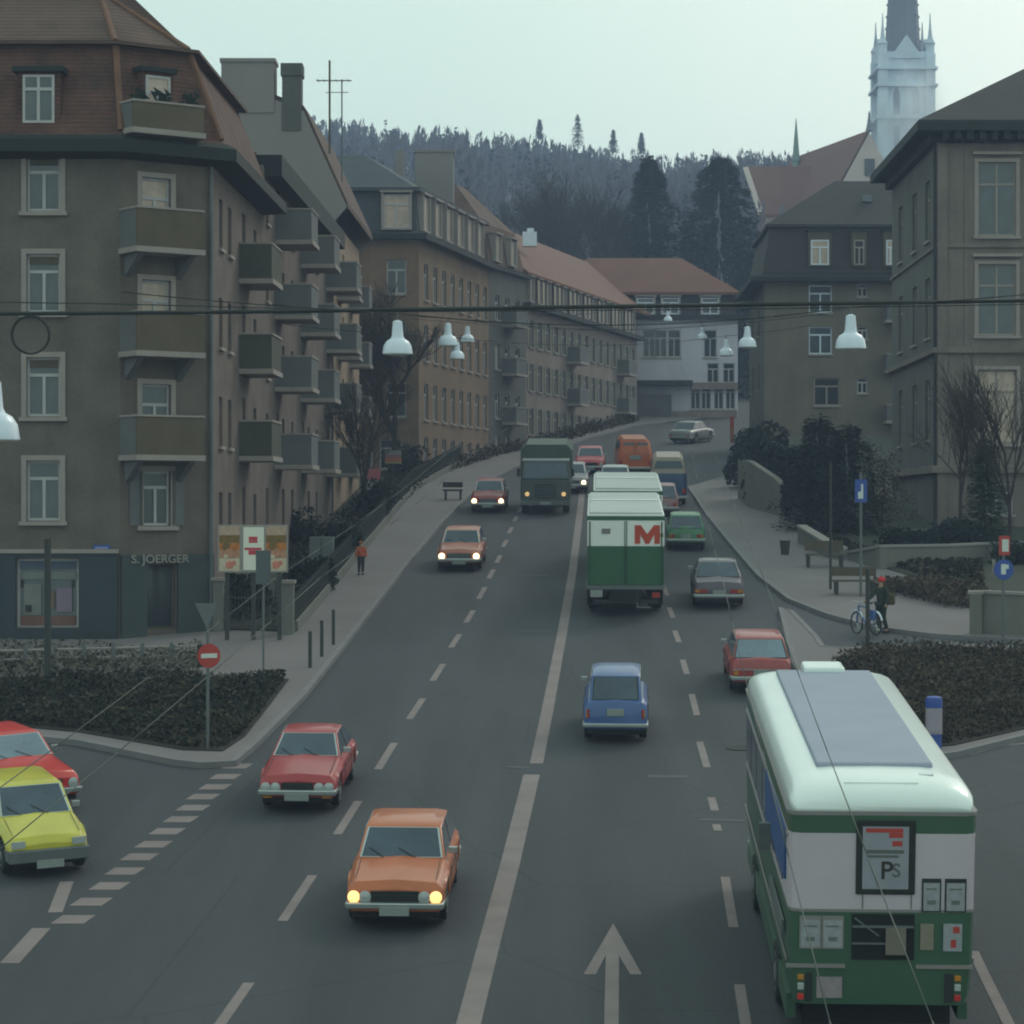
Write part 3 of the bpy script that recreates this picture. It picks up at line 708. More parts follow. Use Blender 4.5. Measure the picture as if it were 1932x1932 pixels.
for px in (1218, 1265, 1340): window(b.t, V((fx(px), YE-.08, zE+.43))-b.o, 0, 1.3, 1.25, 'D', 'pane', name='attic_window', sash='white')
mb = MB(); T = MB()
mb.prism([V((fx(1198), YE-1.7, fz(728)))+V((0, 0, 0)), V((fx(1304), YE-1.7, fz(728))), V((fx(1304), YE-.01, fz(728))), V((fx(1198), YE-.01, fz(728)))], .35); b.part('canopy_roof', mb, M['eave'])
mb = MB(); mb.box(fx(1197), fx(1265), YE-1.2, YE-.02, 16.9, fz(745)); b.part('ground_floor_block', mb, M['render_g'])
mb = MB(); mb.box(fx(1266), fx(1390), YE-.25, YE-.02, 16.9, fz(790-14)); mb.box(fx(1304), fx(1392), YE-.3, YE-.02, fz(735), fz(722)); b.part('plinth', mb, M['render_d'])
b = Bld('annex_house', 'small beige two storey annex with dark balcony joining the row to the end house', 'building', fx(1180), 189, GR*189)
x0, x1 = 9.45, fx(1205)
b.wall((x0, 188.6), (xa-.02, 188.6), 16.8, 24.6, rows([.8], [21.4, 18.4], .8, 1.6, 's', 'paned'), 'render_peach')
b.wall((xa-.02, 188.6), (xa-.02, 192), 16.8, 24.6, [], 'render_peach'); b.wall((x0, 191.9), (x0, 188.6), 16.8, 24.6, [], 'render_peach'); b.done()
mb = MB(); mb.box(x0-.2, xa, 188.3, 192.2, 24.6, 24.9); b.part('roof', mb, M['eave'])
# filler terrace wall: roofs behind the end house
# ---------- H: villa with mansard on the right
YH = 145.0; s_ = 4700/YH; hx = lambda px: (px-966)/s_; hz = lambda py: 10.5+(966-py)/s_
b = Bld('mansard_villa', 'green grey villa with dark slate mansard roof behind the evergreen bushes', 'building', hx(1560), YH, GR*YH)
H0 = (hx(1442), YH); H1 = (hx(1890), YH); H2 = (H1[0], YH+12); H3 = (H0[0]+.28, YH+12)
zH = hz(528)
b.wall(H0, H1, 12.6, zH, rows([hx(1548)-H0[0]], [hz(600-10), hz(668)], 1.35, 1.6, 's', 'pane', sash='white')+rows([hx(1560)-H0[0]], [hz(765)], 1.5, 1.6, 's', 'paned', sash='trim') +
       [(hx(1627)-H0[0], hz(560), .6, .75, 's', 'paned'), (hx(1627)-H0[0], hz(640), .6, .75, 's', 'paned'), (hx(1627)-H0[0], hz(742), .6, .9, 's', 'paned')], 'render_h')
b.wall(H3, H0, 12.6, zH, rows([3, 8], [21, 17.8, 14.6], 1.0, 1.6, 's', 'paned'), 'render_g')
b.wall(H1, H2, 12.6, zH, [], 'render_h'); b.wall(H2, H3, 12.6, zH, [], 'render_h'); b.done()
poly = [H0, H1, H2, H3]
mb = MB(); rings(mb, poly, [(-.85, zH-.15), (-.85, zH+.12), (0, zH+.4)]); b.part('eaves', mb, M['eave'])
mb = MB(); rings(mb, poly, [(-.1, zH+.403), (.35, hz(428))], 0); rings(mb, poly, [(.1, hz(428)+.003), (.1, hz(424)+.05), (4.6, hz(322))], 0); b.part('roof', mb, M['slated'])
for px, w_, pn, sa in ((1546, 1.05, 'panel', 'white'), (1620, .6, 'paned', 'trim'), (1679, .5, 'panel', 'white')):
    mb = MB(); x = hx(px); mb.box(x-w_/2-.15, x+w_/2+.15, YH-.2, YH+1, zH+.75, hz(440)+.1, 0); mb.box(x-w_/2-.25, x+w_/2+.25, YH-.35, YH+1, hz(440)+.103, hz(440)+.2, 1)
    dm = b.part('dormer', mb, [M['wood'], M['eave']]); window(dm, V((x, YH-.36, zH+.85))-b.o, 0, w_, 1.45, '', pn, name='dormer_window', sash=sa)
for z in (hz(606), hz(700), hz(795)): balcony(b, H0, (1, 0), hx(1668)-H0[0], hx(1712)-H0[0], z, 1.1, .9, m='balc', bracket=False)
mb = MB(); p = pt(1628, 378, 149); mb.box(p.x-.3, p.x+.3, 147.2, 147.5, p.z-.3, p.z+.1); b.part('roof_light', mb, M['pane'])
mb = MB(); mb.box(H0[0]-.03, H1[0], YH-.08, YH-.003, 12.7, hz(822)); b.part('plinth', mb, M['concrete'])

# ---------- I: large sandstone building far right
YI = 105.0; s_ = 4700/YI; ix = lambda px: (px-966)/s_; iz = lambda py: 10.5+(966-py)/s_
I0 = (ix(1768), YI); I3 = (I0[0]+.026*15, YI+15)
b = Bld('sandstone_house', 'large sandstone school like building with hipped slate roof at the right edge', 'building', ix(1850), YI, GR*YI)
zI = 26.4
ws = []
for k in range(3):
    u = ix(1881)-I0[0]+k*3.1
    ws += [(u, 22.15, 1.6, 3.1, 'TCH', 'pane', dict(sash='trim')), (u, 17.95, 1.6, 3.0, 'TCH', 'pane', dict(sash='trim')), (u, 13.4, 1.65, 3.1, 'TC', 'panel' if k == 0 else 'pane', dict(sash='trim')), (u, 10.4, 1.4, 1.3, 's', 'paned')]  # pale pane of the first column paints in a brownish reflection
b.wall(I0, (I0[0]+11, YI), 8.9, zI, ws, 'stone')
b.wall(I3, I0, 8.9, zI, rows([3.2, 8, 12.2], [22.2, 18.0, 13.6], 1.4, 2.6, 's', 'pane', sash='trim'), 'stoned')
b.wall((I0[0]+11, YI), (I0[0]+11, YI+15), 8.9, zI, [], 'stoned'); b.wall((I0[0]+11, YI+15), I3, 8.9, zI, [], 'stoned'); b.done()
poly = [I0, (I0[0]+11, YI), (I0[0]+11, YI+15), I3]
mb = MB(); rings(mb, poly, [(-.3, zI-.35), (-.3, zI), (-.95, zI+.05), (-.95, zI+.4), (0, zI+.5)])
for k in range(22): mb.box(I0[0]+.1+.52*k, I0[0]+.36+.52*k, YI-.8, YI-.302, zI-.3, zI+.048)
b.part('cornice', mb, M['eave'])
mb = MB(); rings(mb, poly, [(-.9, zI+.403), (-.9, zI+.5), (5.2, zI+4.0)]); b.part('roof', mb, M['slated'])
for zc, hh, q in ((17.2, .22, .2), (12.15, .28, .25), (21.65, .12, .1)):
    mb = MB(); rings(mb, poly, [(-q, zc), (-q, zc+hh), (0, zc+hh+.05)], cap=False)
    rings(mb, poly, [(0, zc), (-q, zc)], cap=False); b.part('string_course', mb, M['stone'])
mb = MB(); mb.box(I0[0]+.0, I0[0]+.42, YI-.12, YI-.004, 8.9, zI-.36)
mb.box(I0[0]+1.15, I0[0]+1.3, YI-.05, YI-.004, 12.5, zI-.36); b.part('corner_pilaster', mb, M['stone'])
mb = MB(); mb.path([V((I0[0]-.1, YI-.1, 9.4)), V((I0[0]-.1, YI-.1, zI-.3))], .07); b.part('drain_pipe', mb, M['eave'])

# ---------- church
YT = 350.0; st = 4700/YT; tx = (1703-966)/st
b = Bld('church', 'gothic church with haze paled stone tower and spire and a red roofed nave on the hill', 'church', tx, YT, 38)
tz = lambda py: 10.5+(966-py)/st
mb = MB(); hw = 3.3
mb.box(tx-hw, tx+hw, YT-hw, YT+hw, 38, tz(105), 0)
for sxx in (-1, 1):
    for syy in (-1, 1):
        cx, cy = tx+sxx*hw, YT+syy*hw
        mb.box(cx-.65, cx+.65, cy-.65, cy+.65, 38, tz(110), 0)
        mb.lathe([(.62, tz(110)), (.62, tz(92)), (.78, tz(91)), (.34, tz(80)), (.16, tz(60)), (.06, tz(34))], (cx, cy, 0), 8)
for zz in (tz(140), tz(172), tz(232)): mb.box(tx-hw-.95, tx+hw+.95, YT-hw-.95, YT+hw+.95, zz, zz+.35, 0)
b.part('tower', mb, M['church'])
for sxx in (-1, 1):
    mb = MB(); mb.box(tx+sxx*1.35-.45, tx+sxx*1.35+.45, YT-hw-.06, YT-hw-.01, tz(222), tz(182), 0)
    mb.add([V((tx+sxx*1.35-.45, YT-hw-.05, tz(182))), V((tx+sxx*1.35+.45, YT-hw-.05, tz(182))), V((tx+sxx*1.35, YT-hw-.05, tz(170)))], [(0, 1, 2)], 0)
    b.part('belfry_opening', mb, mat('louvre_grey', A(112, 120, 140, 1.3), .9, .2, .4), recalc=False)
    mb = MB(); mb.box(tx+sxx*1.35-.4, tx+sxx*1.35+.4, YT-hw-.06, YT-hw-.01, tz(300), tz(245), 0)
    b.part('belfry_opening', mb, MATS['louvre_grey'])
for sxx, syy in ((0, -1), (0, 1), (1, 0), (-1, 0)):
    mb = MB(); cx, cy = tx+sxx*(hw+.25), YT+syy*(hw+.25)
    if sxx == 0: vs = [(cx-2.3, cy, tz(118)), (cx+2.3, cy, tz(118)), (cx, cy, tz(74))]
    else: vs = [(cx, cy-2.3, tz(118)), (cx, cy+2.3, tz(118)), (cx, cy, tz(74))]
    ux = V((-sxx*.5, -syy*.5, 0)); vs = [V(q) for q in vs]
    mb.add(vs+[q+ux for q in vs], [(0, 1, 2), (3, 5, 4), (0, 3, 4, 1), (1, 4, 5, 2), (2, 5, 3, 0)])
    b.part('tower_gable', mb, M['church'])
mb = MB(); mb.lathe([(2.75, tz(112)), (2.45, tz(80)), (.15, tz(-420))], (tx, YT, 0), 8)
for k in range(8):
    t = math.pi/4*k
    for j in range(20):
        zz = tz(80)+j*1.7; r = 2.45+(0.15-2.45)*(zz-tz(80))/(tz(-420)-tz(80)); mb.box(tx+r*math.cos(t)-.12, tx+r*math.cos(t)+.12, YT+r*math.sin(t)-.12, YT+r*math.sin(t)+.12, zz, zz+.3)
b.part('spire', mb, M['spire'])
# nave: gable towards the street, ridge running back
gy = 300.0; k = 4700/gy; ap = pt(1640, 250, gy)
half = 6.2; zr = ap.z; ze = zr-half*1.75
dirn = V((-6.3, 23, 0)).normalized(); side = V((dirn.y, -dirn.x, 0))
P = lambda u, q, z: V((ap.x, gy, 0))+dirn*u+side*q+V((0, 0, z))
mb = MB(); mb.add([P(0, -half, 30), P(0, half, 30), P(0, half, ze), P(0, 0, zr), P(0, -half, ze)], [(0, 1, 2, 3, 4)])
mb.add([P(0, -half, 30), P(24, -half, 30), P(24, -half, ze), P(0, -half, ze)], [(0, 1, 2, 3)])
mb.add([P(0, half, 30), P(24, half, 30), P(24, half, ze), P(0, half, ze)], [(0, 1, 2, 3)])
b.part('nave_wall', mb, mat('nave_plaster', A(178, 172, 162, 1.2), .9, .1, .4), recalc=False)
mb = MB()
for q in (-1, 1):
    vs = [P(.4, q*(half+.4), ze-.6), P(25, q*(half+.4), ze-.6), P(25, 0, zr), P(.4, 0, zr)]; vs += [p+V((0, 0, .3)) for p in vs]
    mb.add(vs, [(0, 1, 2, 3), (4, 5, 6, 7), (0, 1, 5, 4), (1, 2, 6, 5), (2, 3, 7, 6), (3, 0, 4, 7)])
b.part('nave_roof', mb, M['tiler'])
mb = MB(); q = P(-.1, 0, zr-4.2); mb.box(q.x-.6, q.x+.6, q.y-.2, q.y+.1, zr-5.2, zr-3.2); b.part('gable_window', mb, M['paned'])
mb = MB(); q = P(0, 0, zr); mb.box(q.x-.12, q.x+.12, q.y-.12, q.y+.12, q.z, q.z+2.3); mb.lathe([(.45, zr+.2), (.25, zr+1.1), (.05, zr+2.6)], (q.x, q.y, 0), 8); b.part('gable_finial', mb, M['spire'])
# transept roof
yt = 308.0; a0 = pt(1412, 314, yt+6); a1 = pt(1560, 314, yt+6); c0 = pt(1442, 404, yt); c1 = pt(1600, 404, yt)
mb = MB(); vs = [c0, c1, a1, a0]+[p+V((0, 0, -.4)) for p in (c0, c1, a1, a0)]
mb.add(vs, [(0, 1, 2, 3), (7, 6, 5, 4), (0, 4, 5, 1), (1, 5, 6, 2), (2, 6, 7, 3), (3, 7, 4, 0)]); b.part('transept_roof', mb, M['tiler'])
mb = MB(); mb.box(c0.x+.3, c1.x, yt+.4, yt+1, 28, c0.z-.4); mb.add([a0+V((0, .1, 0)), c0+V((0, .1, 0)), c0+V((-.7, .1, -.2)), a0+V((-.7, .1, -.1))], [(0, 1, 2, 3)]); b.part('transept_wall', mb, MATS['nave_plaster'], recalc=False)
p = pt(1502, 320, 320); mb = MB(); mb.lathe([(.45, p.z-4), (.42, p.z+1), (.5, p.z+1.1), (.04, p.z+6.6)], (p.x, p.y, 0), 8); b.part('ridge_turret', mb, M['copper'])

# ------------------------------------------------------------------ vehicles
def inset_quad(q, f, o, fz=None):
    """four corners (bl, br, tr, tl) shrunk by f and pushed o outwards"""
    q = [V(p) for p in q]; c = sum(q, V())/4; n = (q[1]-q[0]).cross(q[3]-q[0]).normalized()
    return [p+(c-p)*f+n*o for p in q]
def glass_panel(mb, q, f=.08, o=.012, mi=0, th=.02, seal=False):
    a = inset_quad(q, f, o); bb = inset_quad(q, f, o-th)
    if seal:
        c_ = inset_quad(q, f-.045, o-.005); d_ = inset_quad(q, f-.045, o-th); mb.add(c_+d_, [(0, 1, 2, 3), (0, 4, 5, 1), (1, 5, 6, 2), (2, 6, 7, 3), (3, 7, 4, 0)], 1)
    mb.add(a+bb, [(0, 1, 2, 3), (0, 4, 5, 1), (1, 5, 6, 2), (2, 6, 7, 3), (3, 7, 4, 0)], mi)
def wheel(parent, x, y, r, w, side):
    mb = MB(); T = Matrix.Rotation(math.pi/2, 4, 'Y')
    mb.lathe([(r*.62, -w/2), (r*.93, -w/2), (r, -w*.3), (r, w*.3), (r*.93, w/2), (r*.62, w/2)], (0, 0, 0), 20, 0, T)
    o = mb.build('wheel', M['tyre'], parent, loc=(x, y, r), auto=.6)
    mb = MB(); s = side
    mb.lathe([(r*.6, s*(w/2-.03)), (r*.6, s*(w/2+.004)), (r*.45, s*(w/2-.02)), (r*.22, s*(w/2+.01)), (r*.1, s*(w/2+.02))], (0, 0, 0), 16, 0, T)
    mb.build('rim', M['rim'], o, auto=.6)
    return o
def car(label, cat, m, p, name='car', group='cars on the road'):
    """nose at local y=0, tail at y=-L, ground at z=0"""
    t = thing(name, label, cat, group=group)
    L, W = p['L'], p['W']; hw = W/2; zb = p.get('zb', .24)
    top = p['top']                      # [(y, z)] of hood, belt and tail, y from 0 to -L
    ax = p['ax']; r = p.get('r', .3)
    def ztop(y):
        for (a, za), (c, zc) in zip(top[:-1], top[1:]):
            if c <= y <= a: return za+(zc-za)*(a-y)/max(1e-6, a-c)
        return top[-1][1]
    def wid(y):
        k = abs((y+L/2)/(L/2)); return hw*(1-p.get('tp', .07)*k**5)
    def bot(y):
        z = zb+.06*max(0, abs((y+L/2)/(L/2))-.8)*5
        for a in ax:
            d = abs(y-a); ra = r+.055
            if d < ra: z = max(z, r+math.sqrt(ra*ra-d*d)-.01)
        return z
    ys = sorted(set([round(-L*i/60, 3) for i in range(61)]+[q[0] for q in top]), reverse=True)
    mb = MB(); prev = None; k = 11
    for y in ys:
        w, b0, t0 = wid(y), bot(y), ztop(y); b0 = min(b0, t0-.14)
        e = min(1, min(-y, L+y)/.10); rd = .05*(1-e)
        cs = [(-(w-.07), b0), (-(w-.01), b0+(t0-b0)*.18), (-(w-rd*.3), b0+(t0-b0)*.55), (-(w-.025), t0-.11), (-(w-.11), t0-.015-rd), (0, t0+.025-rd)]
        cs = cs+[(-x, z) for x, z in cs[-2::-1]]
        row = len(mb.v); mb.v += [(x, y, z) for x, z in cs]
        if prev is not None:
            for i in range(k-1): mb.f.append((prev+i, prev+i+1, row+i+1, row+i)); mb.m.append(0)
            mb.f.append((prev+k-1, prev, row, row+k-1)); mb.m.append(1)
        prev = row
    mb.f.append(tuple(range(k))); mb.m.append(0); mb.f.append(tuple(range(prev, prev+k))); mb.m.append(0)
    # greenhouse
    y1, y2, y3, y4 = p['gh']; zr = p['roof']; za, zd = ztop(y1)-.01, ztop(y4)-.01
    wb, wr = hw-p.get('ib', .07), hw-p.get('ir', .20)
    Bq = [V((-wb+.03, y1, za)), V((wb-.03, y1, za)), V((wb-.02, y4, zd)), V((-wb+.02, y4, zd))]
    Tq = [V((-wr, y2, zr-.05)), V((wr, y2, zr-.05)), V((wr, y3, zr-.05)), V((-wr, y3, zr-.05))]
    ci = .17
    Cq = [V((-wr+ci, y2-ci, zr)), V((wr-ci, y2-ci, zr)), V((wr-ci, y3+ci*.7, zr)), V((-wr+ci, y3+ci*.7, zr))]
    vs = Bq+Tq+Cq
    fs = [(i, (i+1) % 4, 4+(i+1) % 4, 4+i) for i in range(4)]+[(4+i, 4+(i+1) % 4, 8+(i+1) % 4, 8+i) for i in range(4)]+[(8, 9, 10, 11)]
    mb.add(vs, fs, 0)
    body = mb.build('body', [m, M['under']], t, auto=.55)
    bv = body.modifiers.new('bevel', 'BEVEL'); bv.width = .025; bv.segments = 2; bv.limit_method = 'ANGLE'; bv.angle_limit = .6
    # glass: windscreen (facing +y), rear window, sides
    g = MB(); q_ = [Bq[1], Bq[0], Tq[0], Tq[1]]; glass_panel(g, q_, .10, seal=True); g.build('windscreen', [M[p.get('wsm', 'glass')], M[p.get('seal', 'chrome')]], t)
    g = MB(); n_ = (q_[1]-q_[0]).cross(q_[3]-q_[0]).normalized()*.03
    for f0, f1 in ((.30, .12), (.66, .46)):
        g.tube(q_[0].lerp(q_[1], f0)+n_, (q_[0].lerp(q_[1], f1)).lerp(q_[3].lerp(q_[2], f1), .30)+n_, .008, 4)
    g.build('wiper', M['dark'], t)
    # body shut lines: bonnet and doors
    zc_ = ztop(y1+.06)+.028
    for sx_ in (-1, 1):
        g = MB(); g.path([V((sx_*(hw-.17), y, ztop(y)+.012)) for y in (-.16, y1*.5, y1+.08)], .006, 4)
        for y in (y1-.02, (y2+y3)/2-.05, y3-.15): g.path([V((sx_*(wid(y)+.002), y, bot(y)+.06)), V((sx_*(wid(y)+.002), y, ztop(y)-.14))], .006, 4)
        g.path([V((sx_*(wid(y)+.004), y, ztop(y)-.22)) for y in (-.2, -L*.3, -L*.6, -L+.2)], .008, 4)
        g.build('shut_lines', M['dark'], t)
    g = MB(); glass_panel(g, [Bq[3], Bq[2], Tq[2], Tq[3]], p.get('rwf', .12), seal=True); g.build('rear_window', [M[p.get('rwm', 'glass')], M['dark']], t)
    for s in (-1, 1):
        g = MB()
        bl, br = (Bq[0], Bq[3]) if s < 0 else (Bq[1], Bq[2]); tl, tr = (Tq[0], Tq[3]) if s < 0 else (Tq[1], Tq[2])
        g = None; n = p.get('sw', 2); cuts = [0, .5, 1] if n == 2 else ([0, .38, .72, 1] if n == 3 else [0, 1])
        for a, c in zip(cuts[:-1], cuts[1:]):
            q = [bl.lerp(br, a), bl.lerp(br, c), tl.lerp(tr, c), tl.lerp(tr, a)]
            if s > 0: q = [q[1], q[0], q[3], q[2]]
            q = [q[0], q[1], q[2], q[3]]
            nrm = (q[1]-q[0]).cross(q[3]-q[0])
            if nrm.x*s < 0: q = [q[1], q[0], q[3], q[2]]
            g = MB(); glass_panel(g, q, .10); g.build('side_window', M['glass'], t)
        x = MB(); x.box(min(s*(hw-.06), s*(hw+.09)), max(s*(hw-.06), s*(hw+.09)), y1-.28, y1-.22, za+.04, za+.15)
        if p.get('mirror', True) and s < 0: x.build('mirror', M['chrome'], t, bevel=.01)
    for a in ax:
        for s in (-1, 1): wheel(t, s*(hw-.12), a, r, .17, s)
    # front
    zf = ztop(0); zg = p.get('gz', (zf-.26, zf-.06))
    wf = wid(0)
    if p.get('grille', True):
        g = MB(); gw = wf*p.get('gw', .5); g.box(-gw, gw, -.02, .018, zg[0], zg[1], 0)
        for i in range(4): z = zg[0]+(zg[1]-zg[0])*(i+.5)/4; g.box(-gw+.02, gw-.02, .019, .028, z-.008, z+.008, 1)
        g.build('grille', [M['dark'], M[p.get('gbar', 'chrome')]], t)
    lm = M[p.get('lamp', 'lamp_lens')]
    lx = p.get('lx', [.8]); lr = p.get('lr', .085)
    for i, fxx in enumerate(lx):
        for s in (-1, 1):
            g = MB()
            if p.get('rect'):
                g.box(s*wf*fxx-.12, s*wf*fxx+.12, -.02, .03, zg[0]+.01, zg[1]-.01, 0)
            else:
                T = Matrix.Rotation(-math.pi/2, 4, 'X')
                zc = (zg[0]+zg[1])/2
                g.lathe([(lr+.015, -.02), (lr+.015, .022), (lr, .026), (lr*.6, .045), (.005, .05)], (s*wf*fxx, 0, zc), 16, 0, T)
            g.build('headlight', lm if i == 0 else M['lamp_lens'], t, smooth=not p.get('rect'))
    for s in (-1, 1):
        g = MB(); g.box(s*(wf-.16)-.09, s*(wf-.16)+.09, .0, .05, zg[0]-.1, zg[0]-.045); g.build('indicator', M['amber'], t)
    g = MB(); g.box(-hw+.2, hw-.2, -L+.32, -.32, .13, .3); g.build('underbody', M['under'], t)  # box added beneath the body to block light and deepen the contact shadow
    bmz = p.get('bz', .36)
    bm_ = M[p.get('bumper', 'chrome')]
    for y, s in ((0, 1), (-L, -1)):
        g = MB(); w0 = wid(y)+.01; bh = p.get('bh', .1)
        g.box(-w0, w0, min(y-s*.05, y+s*.10), max(y-s*.05, y+s*.10), bmz, bmz+bh)
        for q in (-1, 1):
            a = q*(w0-.03); g.box(min(a, a+q*.05), max(a, a+q*.05), min(y-s*.45, y+s*.06), max(y-s*.45, y+s*.06), bmz+.005, bmz+bh-.005)
        g.build('bumper', bm_, t, bevel=.02)
        g = MB()
        g.box(-wid(y)+.08, wid(y)-.08, min(y-s*.3, y-s*.02), max(y-s*.3, y-s*.02), .2, bmz); g.build('valance', M['under'], t)
    g = MB(); z = bmz-.02; g.box(-.24, .24, .10, .125, z-.08, z+.06); g.build('number_plate', M['plate'], t)
    # rear
    zt = ztop(-L); z = p.get('rpz', zt-.36)
    g = MB(); g.box(-.19, .19, -L-.035, -L+.02, z, z+.15); g.build('number_plate', M['plate'], t)
    tw, th, tx_, tzz = p.get('tl', (.2, .14, .8, zt-.3))
    for s in (-1, 1):
        g = MB(); c = s*wid(-L)*tx_
        g.box(c-tw/2, c+tw/2, -L-.03, -L+.04, tzz, tzz+th, 0)
        c2 = c+s*tw*.3
        g.box(c2-tw*.18, c2+tw*.18, -L-.036, -L-.031, tzz+.01, tzz+th-.01, 1)
        g.build('tail_light', [M['tail'], M['amber']], t)
    if p.get('trimline'):
        g = MB(); g.box(-wid(-L)+.02, wid(-L)-.02, -L-.022, -L+.02, zt-.13, zt-.10); g.build('rear_trim', M['chrome'], t)
    return t
def put(t, px, py, hx, hy, L=0, up=.03):
    """nose (or tail when L is given) stands at that place of the street"""
    q = gp(px, py); hl = math.hypot(hx, hy); hx, hy = hx/hl, hy/hl
    rest(t, q.x+hx*L, q.y+hy*L, hx, hy, up)
    return t
SED = dict(L=4.1, W=1.64, top=[(0, .70), (-.1, .78), (-1.15, .90), (-1.3, .92), (-3.3, .92), (-3.45, .90), (-4.02, .84), (-4.1, .74)], ax=(-.72, -3.2), gh=(-1.2, -1.68, -3.0, -3.5), roof=1.38)
def V_(base, **k): d = dict(base); d.update(k); return d
DN = (-.045, -1.0)     # downhill, towards us
UP = (.05, 1.0)
# 1 orange saloon in front
t = car('orange saloon with both yellow headlights lit, nearest oncoming car', 'car', paint('orange', A(190, 104, 52, .95)),
        V_(SED, W=1.66, lx=[.86, .62], lr=.085, lamp='lamp_amber', gw=.5, gbar='dark', ir=.2), group='oncoming cars')
put(t, 745, 1758, *DN)
# 2 red coupe
t = car('red coupe with unlit twin headlights driving beside the dashed line', 'car', paint('red', A(168, 40, 46, .9)),
        V_(SED, L=4.05, W=1.60, roof=1.30, ir=.24, gh=(-1.35, -1.95, -2.85, -3.6), top=[(0, .66), (-.1, .74), (-1.2, .86), (-1.4, .88), (-3.4, .88), (-3.95, .80), (-4.05, .70)], lx=[.84, .58], lr=.085, gw=.42, gbar='dark'), group='oncoming cars')
put(t, 561, 1536, *DN)
# 3 yellow hatchback from the side street
HB = dict(L=3.55, W=1.54, top=[(0, .62), (-.1, .70), (-.9, .90), (-1.05, .92), (-3.45, .92), (-3.55, .80)], ax=(-.55, -2.98), gh=(-.95, -1.5, -3.05, -3.52), roof=1.40)
t = car('yellow hatchback with grey plastic bumper waiting in the side street', 'car', paint('yellow', A(196, 196, 52, .95)),
        V_(HB, ir=.19, lx=[.78], rect=True, grille=False, gz=(.50, .64), bz=.26, bh=.24, bumper='grey_bumper', tp=.1) if False else
        V_(HB, ir=.17, lx=[.78], rect=True, grille=False, gz=(.52, .66), bz=.27, bh=.22, bumper='galv', tp=.1), group='cars at the side street')
put(t, 93, 1655, .40, -.90)
# 4 red car behind it
t = car('red car with pale reflecting windscreen partly hidden behind the yellow hatchback', 'car', paint('bright_red', A(206, 40, 34, .92)),
        V_(SED, L=3.9, wsm='glassl', roof=1.36), group='cars at the side street')
q = gp(84, 1536); rest(t, q.x, q.y, .55, -.83, .03)
# 5 blue small estate from behind
t = car('small blue hatchback with chrome rear bumper seen from behind', 'car', paint('blue', A(62, 100, 160, .85)),
        dict(L=3.66, W=1.49, top=[(0, .74), (-.1, .86), (-.95, .98), (-1.0, .99), (-3.3, .99), (-3.56, .92), (-3.66, .72)], ax=(-.6, -3.02), gh=(-1.0, -1.3, -3.15, -3.5), roof=1.50, ib=.14, ir=.19,
             tl=(.07, .2, .88, .56), rpz=.62, rwf=.14, r=.31, bz=.36, bh=.09, tp=.04), group='cars driving uphill')
put(t, 1161, 1404, *UP, L=3.66)
# 6 red estate
t = car('red hatchback with wide rear window driving in front of the trolleybus', 'car', paint('dull_red', A(160, 62, 62, .92)),
        dict(L=3.9, W=1.60, top=[(0, .70), (-.1, .78), (-1.1, .90), (-1.2, .92), (-3.55, .92), (-3.82, .88), (-3.9, .74)], ax=(-.7, -3.1), gh=(-1.15, -1.65, -3.3, -3.72), roof=1.38, ir=.2,
             tl=(.34, .13, .72, .48), rpz=.46, rwf=.09, trimline=True, rwm='glassl'), group='cars driving uphill')
put(t, 1436, 1312, .03, 1, L=3.9)
# 7 mauve grey saloon
t = car('dark mauve grey saloon driving uphill near the right kerb', 'car', paint('mauve', A(92, 84, 98, .75)),
        V_(SED, L=4.4, W=1.68, top=[(0, .72), (-.1, .80), (-1.3, .90), (-1.4, .92), (-3.3, .92), (-3.45, .92), (-4.3, .84), (-4.4, .72)], gh=(-1.35, -1.85, -2.9, -3.55), ax=(-.8, -3.4), tl=(.4, .12, .72, .50), rpz=.44, ir=.24), group='cars driving uphill')
put(t, 1356, 1150, .05, 1, L=4.4)
# 8 green car
t = car('small green hatchback driving uphill to the right of the white and green lorry', 'car', paint('green', A(62, 132, 84, .9)),
        V_(HB, roof=1.36, tl=(.25, .13, .76, .5), rpz=.48), group='cars driving uphill')
put(t, 1294, 1040, .05, 1, L=3.55)
# 9.. others
t = car('salmon coloured car with bright headlights, second in the left lane', 'car', paint('salmon', A(196, 122, 96, .88)), V_(SED, lamp='lamp_on', lx=[.82], lr=.1, gw=.55), group='oncoming cars')
put(t, 866, 1079, *DN)
t = car('red car with bright headlights beside the grey green truck', 'car', paint('dark_red', A(158, 62, 62, .9)), V_(SED, lamp='lamp_on', lx=[.82], lr=.1, W=1.6, gw=.5), group='oncoming cars')
put(t, 920, 969, *DN)
t = car('pale grey oncoming car half hidden behind the grey green truck', 'car', paint('pale_grey', A(150, 152, 156, .9)), V_(SED, lamp='lamp_on', lx=[.8], lr=.1), group='oncoming cars')
put(t, 1078, 932, *DN)
t = car('red saloon far up the road beside the orange van', 'car', paint('pink_red', A(196, 62, 72, .9)), V_(SED, gbar='dark'), group='oncoming cars')
put(t, 1113, 896, *DN)
t = car('white car driving ahead of the white and green lorry', 'car', paint('white', A(176, 190, 188, .92)), V_(SED, roof=1.4), group='cars driving uphill')
put(t, 1160, 938, .05, 1, L=4.1)
t = car('pinkish car between lorry and blue van', 'car', paint('pink', A(150, 108, 114, .9)), V_(HB), group='cars driving uphill')
put(t, 1249, 977, .05, 1, L=3.55)
t = car('light grey saloon turning at the top of the road', 'car', paint('light_grey', A(142, 150, 152, .9)), V_(SED), group='cars driving uphill')
put(t, 1282, 838, .45, .9, L=4.1)

